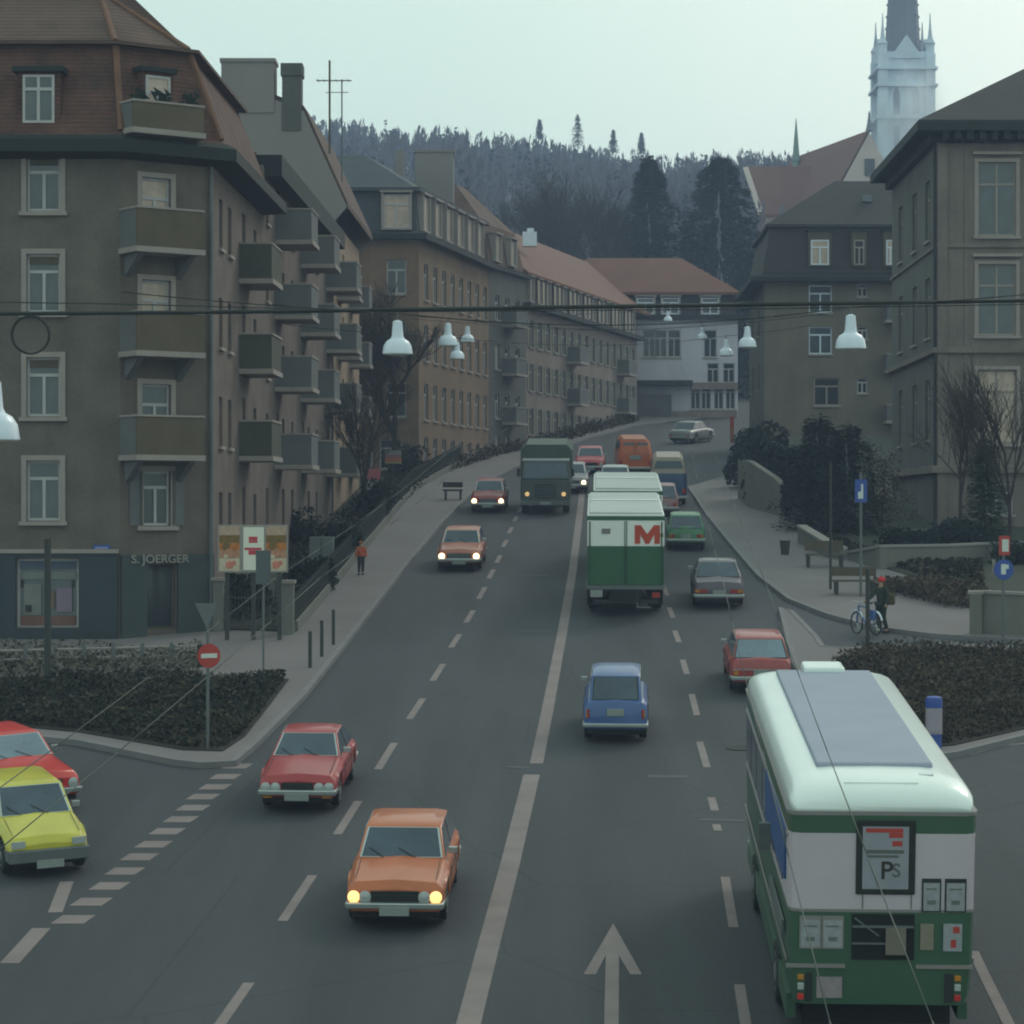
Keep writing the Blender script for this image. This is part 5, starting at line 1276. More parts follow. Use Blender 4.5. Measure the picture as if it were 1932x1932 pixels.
# right side
t = pole_at(1624, 1132, 4.1, .045, 'galv', 'road_sign', 'blue rectangular sign with white symbol on tall pole by the bushes', 'sign')
mb = MB(); mb.box(-.20, .20, -.07, -.05, 3.1, 3.85, 0); mb.build('sign_board', M['blue_sign'], t)
mb = MB(); mb.box(.0, .07, -.08, -.071, 3.22, 3.70); mb.box(-.1, .0, -.08, -.071, 3.22, 3.45); mb.build('symbol', M['white_sign'], t)
pole_at(1567, 1118, 4.3, .045, 'pole', 'pole', 'plain dark pole left of the blue sign', 'pole')
pole_at(1637, 1246, 2.4, .06, 'pole', 'pole', 'short grey pole at the edge of the right bed beside the cyclist', 'pole')
t = pole_at(1893, 1212, 2.8, .04, 'galv', 'road_sign', 'blue round sign below a small red and white sign at the right pavement', 'sign')
o = disc(t, 'sign_disc', 2.0, .30, M['blue_sign'], rot=.2); mb = MB(); mb.box(-.08, .06, -.09, -.08, 1.86, 2.16); mb.box(.04, .14, -.092, -.082, 2.02, 2.14); mb.build('symbol', M['white_sign'], o)
mb = MB(); mb.box(-.14, .18, -.07, -.05, 2.42, 2.98, 0); mb.box(-.05, .14, -.08, -.0705, 2.52, 2.88, 1); mb.build('sign_board', [M['red_sign'], M['white_sign']], t)
mb = MB(); mb.box(-.32, -.24, -.04, .04, 1.85, 2.3); mb.build('sign_side', M['coping'], t)
t = thing('traffic_bollard', 'blue and white lit traffic bollard at the edge of the right bed', 'bollard', gp(1762, 1422, .12))
mb = MB(); mb.lathe([(.17, 0), (.17, .32)], n=20); mb.build('base', M['blue_sign'], t)
mb = MB(); mb.lathe([(.185, .323), (.185, .90)], n=20); mb.box(-.09, -.02, -.2, -.18, .36, .42); mb.box(.04, .12, -.2, -.18, .36, .42); mb.build('drum', mat('bollard_white', A(150, 150, 160, 1.1), .5, .1, 4), t, auto=.5)
mb = MB(); mb.lathe([(.19, .903), (.19, 1.05), (.17, 1.13), (.10, 1.16)], n=20); mb.build('cap', M['blue_sign'], t, auto=.5)
# hoarding with poster
q = pt(477, 1080, 72.0); t = thing('poster_board', 'poster hoarding with white centre panel and flower like pictures either side', 'billboard', q)
k_ = 72.0/4700; hw_ = 66*k_; hh_ = 90*k_
mb = MB(); mb.box(-hw_, hw_, 0, .1, 0, hh_); mb.build('board', M['coping'], t)
for x in (-hw_+.25, 0, hw_-.25): mb = MB(); mb.box(x-.06, x+.06, .101, .2, -2.2, hh_*.8); mb.build('leg', M['pole'], t)
cols = [mat('poster_tan', A(168, 150, 128, 1.1), .7, .25, 9), mat('poster_brown', A(112, 92, 48, 1.1), .7, .3, 8), mat('poster_amber', A(170, 110, 48, 1.1), .7, .35, 9), mat('poster_flesh', A(168, 128, 100, 1.1), .7, .25, 10),
        mat('poster_cream', A(186, 182, 156, 1.1), .7, .15, 8), mat('poster_salmon', A(190, 124, 104, 1.1), .7, .25, 12)]
for sgn in (-1, 1):
    mb = MB(); c = sgn*(hw_-20*k_-.03); w_ = 19*k_
    for j, (a, e) in enumerate(((.78, .97), (.62, .78), (.48, .62), (.30, .48), (.03, .30))): mb.box(c-w_, c+w_, -.012, -.003, hh_*a+.002, hh_*e-.002, [0, 1, 2, 3, 4][j])
    T = Matrix.Rotation(math.pi/2, 4, 'X')
    for dx, dz, r_, mi in ((-.08, .55, .13, 1), (.1, .52, .11, 2), (0, .40, .14, 3), (-.1, .33, .07, 4), (.0, .16, .12, 5), (.13, .2, .07, 5), (-.16, .14, .06, 4)):
        mb.lathe([(r_, 0), (r_*.9, .01)], (c+dx, -.012-.002*mi, hh_*dz), 10, mi, T)
    mb.build('picture_panel', cols, t)
mb = MB(); w_ = 21*k_; mb.box(-w_+.05, w_+.0, -.014, -.002, hh_*.05, hh_*.95); o = mb.build('white_panel', mat('poster_white', A(214, 226, 208, 1.05), .7, .04, 4), t)
mb = MB()
for a, e, f in ((.67, .75, .42), (.62, .665, .42), (.47, .52, .8), (.37, .465, .45)): mb.box(-w_*f+.02, w_*f, -.02, -.015, hh_*a, hh_*e)
mb.build('red_print', mat('poster_red', A(184, 62, 76, 1.05), .7, .15, 12), o)
mb = MB(); q = gp(607, 1100, .16); t = thing('utility_cabinet', 'pale grey cabinet behind the garden fence', 'cabinet', q)
mb.box(-.42, .42, -.2, .2, .0, 1.45); mb.build('box', mat('cabinet_grey', A(94, 104, 104, 1.3), .7, .1, 2), t, bevel=.02)
mb = MB(); mb.box(-.015, .015, -.21, -.201, .1, 1.4); mb.build('door_gap', M['dark'], t); mb = MB(); mb.box(-.55, .5, -.25, .25, -.1, -.002); mb.build('base', M['concrete'], t)

# walls, fence, gate on the left
t = thing('garden_fence', 'dark picket fence along the left pavement below the balconies', 'fence', gp(640, 1098))
pts = [gp(*p) for p in [(556, 1199), (600, 1147), (640, 1098), (670, 1061), (700, 1026), (740, 977), (780, 930), (825, 905), (870, 879)]]
mb = MB(); strip(mb, pts, .2, .05, .42); mb.build('low_wall', M['concrete'], t, origin=t.location)
mb = MB()
for a, c in zip(pts[:-1], pts[1:]):
    n = max(2, int((c-a).length/.22))
    for i in range(n):
        p = a.lerp(c, i/n); mb.box(p.x-.02, p.x+.02, p.y-.02, p.y+.02, p.z+.42, p.z+1.25)
    for z in (.55, 1.15): mb.tube(a+V((0, 0, z)), c+V((0, 0, z)), .02, 4)
mb.build('railing', M['pole'], t, origin=t.location)
for px, py, w_, lb in ((543, 1203, .36, 'tall stone gate pillar beside the pavement'), (412, 1197, .3, 'stone gate pillar at the corner of the shop house')):
    q = gp(px, py, .1); t = thing('gate_pillar', lb, 'pillar', q, group='gate pillars')
    mb = MB(); mb.box(-w_/2, w_/2, -w_/2, w_/2, 0, 1.5); mb.build('shaft', M['concrete'], t); mb = MB(); mb.box(-w_/2-.05, w_/2+.05, -w_/2-.05, w_/2+.05, 1.503, 1.6); mb.build('cap', M['trim'], t)
q = gp(478, 1196, .1); t = thing('garden_gate', 'dark iron double gate between the two stone pillars', 'gate', q)
mb = MB()
for i in range(18): x = -.85+.1*i; mb.box(x-.012, x+.012, -.012, .012, .05, 1.1+.15*math.sin(math.pi*i/17))
mb.box(-.9, .9, -.02, .02, .1, .15); mb.box(-.9, .9, -.02, .02, .95, 1.0); mb.build('gate_leaf', M['pole'], t)
t = thing('garden_stairs', 'stone garden stairs with sloping rail behind the gate', 'stairs', gp(470, 1160, .1))
mb = MB()
for i in range(8): mb.box(-.8, .8, .3*i, .3*i+.3, 0, .17*(i+1))
mb.build('steps', M['concrete'], t)
mb = MB(); mb.path([(-.85, 0, .9), (-.85, 2.4, 2.3)], .03); mb.path([(.85, 0, .9), (.85, 2.4, 2.3)], .03)
for i in range(5):
    for s in (-.85, .85): mb.tube((s, .6*i, .1), (s, .6*i, .9+.35*i), .02, 5)
mb.build('handrail', M['pole'], t)
# low stones and railing posts in front of the shop pavement
t = thing('low_rail', 'low pale rail with posts along the pavement edge in front of the shop', 'railing', gp(200, 1275, .12))
mb = MB(); a = gp(-120, 1276, .12); c = gp(378, 1262, .12)
mb.tube(a+V((0, 0, .52)), c+V((0, 0, .5)), .035, 6); mb.tube(a+V((0, 0, .28)), c+V((0, 0, .26)), .03, 6); mb.build('rail', M['coping'], t, origin=t.location)
for i in range(10): p = a.lerp(c, i/9); mb = MB(); mb.box(p.x-.05, p.x+.05, p.y-.05, p.y+.05, p.z-.02, p.z+.62); mb.build('post', M['galv'], t, origin=t.location)
t = thing('street_bench', 'dark low bench on the far left pavement', 'bench', gp(855, 948, .12))
mb = MB(); mb.box(-.5, .45, -.2, .2, .42, .5); mb.build('seat', M['dark'], t)
for x in (-.35, .35): mb = MB(); mb.box(x-.05, x+.05, -.18, .18, 0, .417); mb.build('leg', M['dark'], t)
mb = MB(); mb.box(-.5, .45, .17, .22, .6, .85); mb.build('backrest', M['dark'], t)

# right garden: walls, planter, bench
def wall_poly(name, label, pts, tops, w=.3, m='concrete', coping=False, cat='wall'):
    """pts on the street plane, tops = wall height at each"""
    q = [gp(*p) for p in pts]; t = thing(name, label, cat, q[0])
    mb = MB(); cp = MB()
    for (a, ha), (c, hc) in zip(list(zip(q, tops))[:-1], list(zip(q, tops))[1:]):
        d = (c-a); d.z = 0; d.normalize(); n = V((-d.y, d.x, 0))*w
        for B_, lo, hi, ex in ((mb, 0, 0, 0),)+(((cp, 1, .09, .05),) if coping else ()):
            e = n.normalized()*ex if ex else V()
            base_ = [a-e, c-e, c+n+e, a+n+e]
            hs_ = [ha, hc, hc, ha]
            vs = [p+V((0, 0, (h+.003) if lo else -.1)) for p, h in zip(base_, hs_)]+[p+V((0, 0, h+(hi+.003 if lo else 0))) for p, h in zip(base_, hs_)]
            B_.add(vs, [(3, 2, 1, 0), (4, 5, 6, 7), (0, 1, 5, 4), (1, 2, 6, 5), (2, 3, 7, 6), (3, 0, 4, 7)])
    mb.build('wall', M[m], t, origin=q[0])
    if coping: cp.build('coping', M['coping'], t, origin=q[0])
    return t
wall_poly('retaining_wall', 'smooth grey retaining wall with sloping top beside the driveway', [(1392, 945), (1412, 962), (1460, 976), (1505, 987)], [2.0, 2.25, 1.75, .9], .3)
wall_poly('garden_wall', 'low garden wall with pale coping beneath the dark hedge', [(1600, 1062), (1660, 1080), (1800, 1072), (1870, 1066), (2100, 1060)], [.35, .9, .8, .75, .75], .3, coping=True)
wall_poly('garden_wall', 'short low wall with pale coping left of the dark pole', [(1505, 1030), (1560, 1058), (1585, 1062)], [.75, .6, .5], .3, coping=True)
wall_poly('garden_wall', 'ramp side wall with coping rising behind the low garden wall', [(1668, 1040), (1760, 1032), (1850, 1040)], [.75, .75, .7], .25)
t = wall_poly('planter', 'pale grey concrete planter wall at the right pavement edge', [(1852, 1205), (1852.5, 1203), (2100, 1216)], [1.3, 1.3, 1.3], .35, coping=True, cat='planter')
t = thing('wooden_bench', 'brown wooden bench on the right pavement behind the cyclist', 'bench', gp(1612, 1128, .12))
mb = MB(); mb.box(-.75, .75, -.22, .22, .42, .48); mb.build('seat', M['wood'], t); mb = MB(); mb.box(-.75, .75, .2, .25, .6, .9); mb.build('backrest', M['wood'], t)
for x in (-.6, .6): mb = MB(); mb.box(x-.05, x+.05, -.2, .24, 0, .417); mb.build('leg', M['pole'], t)
t = thing('wooden_bench', 'dark bench under the plain dark pole near the low wall', 'bench', gp(1556, 1076, .12))
mb = MB(); mb.box(-.7, .7, -.22, .22, .42, .48); mb.build('seat', M['wood'], t); mb = MB(); mb.box(-.7, .7, .2, .25, .6, .95); mb.build('backrest', M['wood'], t)
for x in (-.6, .6): mb = MB(); mb.box(x-.05, x+.05, -.2, .24, 0, .417); mb.build('leg', M['pole'], t)
t = thing('litter_bin', 'small dark litter bin on the right pavement', 'bin', gp(1481, 1052, .12)); mb = MB(); mb.lathe([(.15, 0), (.2, .5), (.21, .52)], n=12); mb.build('bin_body', M['pole'], t)
mb = MB(); mb.torus((0, 0, .53), (0, 0, 1), .2, .02, 16, 5); mb.build('rim', M['galv'], t)
t = thing('marker_post', 'orange and white marker post at the far right kerb', 'post', gp(1381, 835)); mb = MB(); mb.box(-.12, .12, -.1, .1, 0, 1.0, 1); mb.box(-.12, .12, -.1, .1, 1.003, 1.7, 0); mb.build('post', [M['red_sign'], MATS['sign_orange']], t)

# ------------------------------------------------------------------ people
def skin_mesh(name, joints, links, m, parent, sub=2):
    """joints: {key: (pos, radius)}; one continuous surface"""
    keys = list(joints); me = bpy.data.meshes.new(name)
    me.from_pydata([joints[k][0] for k in keys], [(keys.index(a), keys.index(b)) for a, b in links], [])
    o = bpy.data.objects.new(name, me); COL.objects.link(o); o.parent = parent
    md = o.modifiers.new('skin', 'SKIN'); md.use_smooth_shade = True
    for i, k in enumerate(keys):
        r = joints[k][1]; r = (r, r) if not isinstance(r, tuple) else r
        me.skin_vertices[0].data[i].radius = r
        me.skin_vertices[0].data[i].use_root = (i == 0)
    sb = o.modifiers.new('sub', 'SUBSURF'); sb.levels = sub; sb.render_levels = sub
    me.materials.append(m); return o
def person(label, loc, rotz, h, coat, legs, hat=None, reach=False):
    t = thing('person', label, 'person', loc, rotz)
    k = h/1.7
    S = lambda x, y, z: (x*k, y*k, z*k)
    ay = -.32 if reach else -.06; az = 1.02 if reach else .92; hy = -.5 if reach else -.12; hz = 1.02 if reach else .70
    J = {'pelvis': (S(0, 0, .95), (.13*k, .10*k)), 'belly': (S(0, 0, 1.12), (.13*k, .10*k)), 'chest': (S(0, 0, 1.32), (.16*k, .11*k)), 'neck': (S(0, 0, 1.46), .055*k), 'chin': (S(0, -.02, 1.52), .06*k), 'head': (S(0, -.01, 1.60), (.085*k, .10*k)),
         'hl': (S(-.09, 0, .90), .10*k), 'kl': (S(-.10, -.07, .50), .06*k), 'al': (S(-.11, .03, .10), .04*k), 'fl': (S(-.12, -.14, .035), .035*k),
         'hr': (S(.09, 0, .90), .10*k), 'kr': (S(.10, -.02, .50), .06*k), 'ar': (S(.11, .14, .12), .04*k), 'fr': (S(.12, -.0, .035), .035*k),
         'sl': (S(-.19, 0, 1.40), .06*k), 'el': (S(-.25, ay*.6, 1.14), .045*k), 'wl': (S(-.24, ay*1.4, az), .032*k), 'ml': (S(-.23, ay*1.4-.08, az-.03), .035*k),
         'sr': (S(.19, 0, 1.40), .06*k), 'er': (S(.25, .03, 1.13), .045*k), 'wr': (S(.26, -.08, .90), .032*k), 'mr': (S(.26, -.10, .82), .035*k)}
    Lk = [('pelvis', 'belly'), ('belly', 'chest'), ('chest', 'neck'), ('neck', 'chin'), ('chin', 'head'), ('pelvis', 'hl'), ('hl', 'kl'), ('kl', 'al'), ('al', 'fl'), ('pelvis', 'hr'), ('hr', 'kr'), ('kr', 'ar'), ('ar', 'fr'),
          ('chest', 'sl'), ('sl', 'el'), ('el', 'wl'), ('wl', 'ml'), ('chest', 'sr'), ('sr', 'er'), ('er', 'wr'), ('wr', 'mr')]
    skin_mesh('body', J, Lk, M['skin'], t)
    g = lambda keys, f, add=0: {q: (J[q][0], tuple((x*f+add) for x in (J[q][1] if isinstance(J[q][1], tuple) else (J[q][1],)*2))) for q in keys}
    ck = ['pelvis', 'belly', 'chest', 'sl', 'el', 'wl', 'sr', 'er', 'wr']; c = g(ck, 1.22, .012); c['hem'] = (S(0, .0, .72), (.17*k, .13*k))
    skin_mesh('coat', c, [('pelvis', 'belly'), ('belly', 'chest'), ('pelvis', 'hem'), ('chest', 'sl'), ('sl', 'el'), ('el', 'wl'), ('chest', 'sr'), ('sr', 'er'), ('er', 'wr')], coat, t)
    tk = ['pelvis', 'hl', 'kl', 'al', 'hr', 'kr', 'ar']
    skin_mesh('trousers', g(tk, 1.15, .012), [('pelvis', 'hl'), ('hl', 'kl'), ('kl', 'al'), ('pelvis', 'hr'), ('hr', 'kr'), ('kr', 'ar')], legs, t)
    for a in ('fl', 'fr'):
        x, y, z = J[a][0]; mb = MB(); mb.box(x-.05*k, x+.05*k, y-.07*k, y+.2*k, 0, .09*k); mb.build('shoe', M['dark'], t, bevel=.02)
    mb = MB(); hx_, hy_, hz_ = S(0, .01, 1.64); R_ = .118*k
    mb.lathe([(R_*.98, -.02*k), (R_*1.02, .03*k), (R_*.85, .08*k), (R_*.45, .12*k), (.01, .13*k)], (hx_, hy_, hz_), 14); mb.build('hat' if hat else 'hair', hat or M['dark'], t, smooth=True)
    return t
person('child in orange jacket and dark trousers walking on the left pavement', gp(681, 1091, .12), .2, 1.16, mat('orange_coat', A(176, 84, 44, 1.1), .9), mat('dark_trousers', A(40, 44, 52, 1.1), .9), mat('ochre_hood', A(150, 100, 50, 1.0), .9))
P_ = gp(1663, 1196, .02)
person('person in dark green coat and red cap holding a blue bicycle', P_, -.9, 1.62, mat('green_coat', A(40, 52, 40, 1.0), .9), mat('green_trousers', A(36, 48, 38, 1.0), .9), mat('red_cap', A(196, 44, 40, 1.0), .8), reach=True)
t = thing('shoulder_bag', 'olive brown bag on the back of the person with red cap', 'bag', P_+V((.26, .12, .86)))
mb = MB(); mb.box(-.14, .16, -.1, .1, -.02, .32); mb.build('bag_body', mat('olive_bag', A(76, 72, 40, 1.1), .9), t, bevel=.05); mb = MB(); mb.path([(-.05, 0, .3), (-.22, -.05, .55), (-.3, -.1, .3)], .015); mb.build('strap', M['pole'], t)
t = thing('bicycle', 'blue bicycle with white mudguard held by the person with red cap', 'bicycle', gp(1634, 1199, .02), math.radians(24))
bm_ = paint('bicycle_blue', A(52, 96, 156, 1.0))
for y in (-.52, .52):
    mb = MB(); mb.torus((0, y, .34), (1, 0, 0), .32, .022, 26, 6); mb.build('tyre', M['tyre'], t, smooth=True)
    mb = MB(); 
    for k in range(12): a = math.pi*k/12; mb.tube((0, y-.3*math.cos(a), .34-.3*math.sin(a)), (0, y+.3*math.cos(a), .34+.3*math.sin(a)), .004, 4)
    mb.build('spokes', M['chrome'], t)
    mb = MB(); 
    pp = [(0, y+.37*math.cos(a), .34+.37*math.sin(a)) for a in [math.pi*(.1+.8*i/8) for i in range(9)]]; mb.path(pp, .03, 6); mb.build('mudguard', M['white'], t)
mb = MB(); mb.path([(0, .52, .34), (0, .40, .86), (0, -.12, .80), (0, -.02, .30), (0, .42, .74)], .028, 6); mb.path([(0, -.12, .8), (0, -.52, .34), (0, -.02, .3)], .022, 6); mb.path([(0, -.12, .8), (0, -.14, .92)], .02, 6); mb.build('frame', bm_, t)
mb = MB(); mb.path([(-.28, .32, .98), (-.2, .40, .98), (0, .40, .96), (.2, .40, .98), (.28, .32, .98)], .014, 6); mb.path([(0, .4, .86), (0, .4, .96)], .016, 6); mb.build('handlebar', M['chrome'], t)
mb = MB(); mb.box(-.07, .07, -.28, -.02, .92, .98); mb.build('saddle', M['dark'], t, bevel=.02); mb = MB(); mb.box(-.14, -.03, -.62, -.3, .46, .76); mb.build('pannier', bm_, t, bevel=.03)

# ------------------------------------------------------------------ plants
def leaves(mb, c, r, n, size, rnd, mi=0, squash=1.0, nmi=1):
    for _ in range(n):
        while True:
            p = V((rnd.uniform(-1, 1), rnd.uniform(-1, 1), rnd.uniform(-1, 1)))
            if p.length < 1: break
        p = p.normalized()*(p.length**.5); p = V((p.x*r, p.y*r, p.z*r*squash))+V(c)
        a = V((rnd.gauss(0, 1), rnd.gauss(0, 1), rnd.gauss(0, 1))).normalized()*size*rnd.uniform(.6, 1.4)
        b_ = a.cross(V((rnd.gauss(0, 1), rnd.gauss(0, 1), rnd.gauss(0, 1)))).normalized()*size*rnd.uniform(.4, .9)
        mb.add([p-a*.5, p+b_*.5, p+a*.5, p-b_*.5], [(0, 1, 2, 3)], mi)
def bush(label, c, r, h, n=2500, size=.16, m='ivy', seed=1, cat='bush', name='evergreen_bush', lobes=9, group=None):
    rnd = random.Random(seed); t = thing(name, label, cat, c, group=group); mb = MB()
    for _ in range(lobes):
        a = rnd.uniform(0, 6.28); q = rnd.uniform(0, .62)*r; hh = rnd.uniform(.25, .82)*h*(1-.35*q/r); rr = rnd.uniform(.32, .55)*min(r, h)
        leaves(mb, (q*math.cos(a), q*math.sin(a), hh), rr, n//lobes, size, rnd, 0, .95)
    mb.build('foliage', M[m], t, recalc=False)
    mb = MB()
    for _ in range(5):
        a = rnd.uniform(0, 6.28); mb.tube((0, 0, -.1), (.5*r*math.cos(a), .5*r*math.sin(a), h*.7), .05, 5, .015)
    mb.build('trunk', M['bark'], t); return t
def conifer(label, c, h, r, n=5000, size=.5, m='fir', seed=1, group=None, name='conifer', low=.06, pw=.8):
    rnd = random.Random(seed); t = thing(name, label, 'tree', c, group=group); mb = MB()
    tiers = int(h*2.3)+3
    for k in range(tiers):
        f = k/tiers; z = h*(low+(1-low)*f); rr = r*((1-f)**pw)*rnd.uniform(.86, 1.12)+.12
        z += rnd.uniform(-.5, .5)*h/tiers; nb = max(4, int(8*(1-f)+4))
        for j in range(nb):
            a = 6.28*j/nb+rnd.uniform(-.3, .3); l = rr*rnd.uniform(.7, 1.12); droop = rnd.uniform(.12, .3)*l
            q = max(3, int(n/tiers/nb))
            for i in range(q):
                s = rnd.uniform(.15, 1); p = V((math.cos(a)*l*s, math.sin(a)*l*s, z-droop*s+rnd.gauss(0, .5)*h/tiers))
                d = V((math.cos(a)+rnd.gauss(0, .35), math.sin(a)+rnd.gauss(0, .35), rnd.gauss(-.15, .3))).normalized()*size*rnd.uniform(.5, 1.2)
                w_ = V((-math.sin(a), math.cos(a), rnd.gauss(0, .5))).normalized()*size*rnd.uniform(.2, .45)
                mb.add([p-d*.5, p+w_*.5, p+d*.6, p-w_*.5], [(0, 1, 2, 3)])
    mb.build('crown', M[m], t, recalc=False)
    mb = MB(); mb.tube((0, 0, -.5), (0, 0, h*.55), .012*h, 7, .03); mb.build('trunk', M['bark'], t); return t
def bare_tree(label, c, h, spread, seed, depth=6, r0=.14, group=None, m='twig', lean=(0, 0), name='bare_tree'):
    rnd = random.Random(seed); t = thing(name, label, 'tree', c, group=group); tr = MB(); cr = MB()
    def grow(p, d, l, r, k):
        q = p+d*l
        (tr if k >= depth-1 else cr).tube(p, q, r, 6 if k >= depth-2 else 3, r*.7)
        if k == 0: return
        for _ in range(3 if k > 1 else 3):
            nd = (d+V((rnd.gauss(0, spread), rnd.gauss(0, spread), rnd.gauss(.12, spread*.5)))).normalized()
            grow(p+d*l*rnd.uniform(.55, 1.0), nd, l*rnd.uniform(.62, .85), max(.006, r*.58), k-1)
        if k > 1: grow(q, (d+V((rnd.gauss(0, .18), rnd.gauss(0, .18), .1))).normalized(), l*.8, r*.7, k-1)
    grow(V((0, 0, -.1)), V((lean[0], lean[1], 1)).normalized(), h*.30, r0, depth)
    tr.build('trunk', M['bark'], t, recalc=False); cr.build('branches', M[m], t, recalc=False); return t
# left: bare tree and shrubs behind the fence
q = gp(745, 905); bare_tree('bare brown tree with dense fine twigs in front of the ochre house', V((q.x, q.y, q.z)), 9.6, .5, 5, 6, .2)
q = gp(683, 985); bare_tree('thin leaning bare tree beside the left garden fence', V((q.x, q.y, q.z)), 7.0, .34, 8, 5, .12, lean=(.08, 0))
for i, (px, py, r, h, lb) in enumerate(((455, 1170, 1.1, 1.3, 'dark shrub under the poster hoarding'), (640, 1065, 1.0, 1.5, 'dark shrub behind the pale grey cabinet'), (700, 990, 1.4, 1.9, 'dark shrub behind the small red and white sign'),
                                        (590, 1120, .9, 1.3, 'dark shrub between pillar and cabinet'), (770, 915, 1.5, 2.0, 'farthest dark shrub behind the left fence'), (570, 1050, 1.2, 1.8, 'dark shrub against the tenement wall'))):
    bush(lb, gp(px, py, .15), r, h, 1500, .17, 'ivy', 20+i, group='shrubs in the left garden')
# right: evergreen mass
for i, (px, py, r, h, lb) in enumerate(((1440, 925, 2.2, 3.8, 'dark evergreen bush above the retaining wall'), (1415, 905, 1.5, 3.4, 'leftmost dark evergreen bush beside the road'), (1485, 955, 2.3, 3.9, 'dark evergreen bush left of the tallest pair'), (1520, 985, 1.6, 3.2, 'low dark evergreen bush above the short wall'))):
    bush(lb, gp(px, py, .1), r, h, 3600, .24, 'ivy', 40+i, group='evergreen bushes before the villa')
q = gp(1545, 1005); conifer('broad dark yew tree before the villa, left of two', q, 4.9, 1.9, 9000, .26, 'ivy', 61, group='yews before the villa', name='yew_tree', pw=.55, low=.03)
q = gp(1598, 1012); conifer('broad dark yew tree behind the blue sign, right of two', q, 4.5, 1.9, 9000, .26, 'ivy', 62, group='yews before the villa', name='yew_tree', pw=.5, low=.03)
q = gp(1662, 1000); bush('brownish bare bush between yews and sandstone building', q, 1.6, 4.2, 1800, .12, 'covert', 70, name='bare_bush')
q = gp(1858, 1035); conifer('dark green pointed conifer at the right by the sandstone building', q, 4.4, 1.3, 4000, .3, 'leaf', 63, name='conifer', pw=.7, low=.02)
q = gp(1498 + 325, 1090)
def hedge(label, pts, w, h, n, size, m, seed, cat='hedge', name='hedge', z0_=0.0):
    rnd = random.Random(seed); P0_ = [gp(*p) for p in pts]; t = thing(name, label, cat, P0_[0]); mb = MB()
    tot = sum((b_-a).length for a, b_ in zip(P0_[:-1], P0_[1:]))
    for a, b_ in zip(P0_[:-1], P0_[1:]):
        k = int(n*(b_-a).length/tot)
        for _ in range(k):
            p = a.lerp(b_, rnd.random()); hh = h*(.8+.25*math.sin(p.x*1.9)*math.sin(p.y*1.3+1))
            leaves(mb, p+V((rnd.uniform(-.4, .4)*w, rnd.uniform(-.5, .5)*w, z0_+rnd.uniform(.08, hh)))-P0_[0], .14, 1, size, rnd)
    mb.build('foliage', M[m], t, recalc=False); return t
hedge('long dark clipped hedge above the low garden wall', [(1668, 1046), (1760, 1040), (1880, 1040)], .9, 1.15, 5200, .17, 'ivy', 81)
hedge('small dark hedge along the right edge behind the planter', [(1880, 1072), (2080, 1068)], .9, 1.2, 2200, .17, 'ivy', 82)
hedge('dry brown shrub border between wall and right pavement', [(1700, 1118), (1760, 1128), (1850, 1150)], 2.6, .62, 5200, .16, 'covert', 83, 'shrub', 'shrub_border')
hedge('dark hedge along the foot of the long beige terrace', [(1003, 852), (1100, 822), (1196, 797)], 1.2, .9, 1800, .26, 'covert', 84)
hedge('dark hedge at the foot of the ochre house behind the fence', [(800, 905), (900, 872), (980, 850)], 1.2, .7, 1200, .24, 'covert', 85)
for i, (px, py, h, s, lb) in enumerate(((1812, 1040, 7.0, .36, 'bare tree in front of the sandstone building, left of two'), (1905, 1060, 7.8, .33, 'bare tree in front of the sandstone building, right of two'))):
    q = gp(px, py); bare_tree(lb, V(q), h, s, 91+i, 5, .085, group='bare trees before the sandstone building')
# planted beds: ground cover nobody could count
def cover(name, poly, n, size, h, seed, mats, drypoly=None):
    rnd = random.Random(seed); P_l = [gp(*p) for p in poly]; x0, x1 = min(p.x for p in P_l), max(p.x for p in P_l); y0, y1 = min(p.y for p in P_l), max(p.y for p in P_l)
    def ins(x, y):
        c = False; j = len(P_l)-1
        for i in range(len(P_l)):
            a, b_ = P_l[i], P_l[j]
            if (a.y > y) != (b_.y > y) and x < (b_.x-a.x)*(y-a.y)/(b_.y-a.y)+a.x: c = not c
            j = i
        return c
    mb = MB(); k = 0
    while k < n:
        x, y = rnd.uniform(x0, x1), rnd.uniform(y0, y1)
        if not ins(x, y): continue
        k += 1; cl = .5+.5*math.sin(x*1.7+2*math.sin(y*1.1))*math.sin(y*1.9+x*.6)
        z = rnd.uniform(.0, 1)*h*(.35+.9*cl)
        a = V((rnd.gauss(0, 1), rnd.gauss(0, 1), rnd.gauss(0, .8))).normalized()*size*rnd.uniform(.5, 1.4); b_ = a.cross(V((rnd.gauss(0, 1), rnd.gauss(0, 1), rnd.gauss(0, 1)))).normalized()*size*rnd.uniform(.3, .8)
        p = gnd(x, y, .16+z); mb.add([p-a*.5, p+b_*.5, p+a*.5, p-b_*.5], [(0, 1, 2, 3)], 1 if rnd.random() < (.10+.35*(1-cl)) else 0)
    return tag(mb.build(name, mats, recalc=False), kind='stuff', label='low dark ground cover plants filling the bed', cat='ground cover')
o = cover('ground_cover', [(-180, 1303), (380, 1291), (540, 1292), (500, 1345), (458, 1398), (420, 1425), (347, 1423), (150, 1389), (-180, 1358)], 26000, .12, .30, 3, [M['cover'], M['covert']]); o['label'] = 'low dark ground cover filling the left bed around the no entry sign'
o = cover('ground_cover', [(1570, 1264), (1640, 1240), (1800, 1232), (2092, 1245), (2092, 1367), (1932, 1383), (1800, 1414), (1700, 1422), (1612, 1385), (1563, 1340)], 26000, .12, .32, 4, [M['covert'], M['cover']]); o['label'] = 'low brownish ground cover filling the right bed beside the trolleybus'
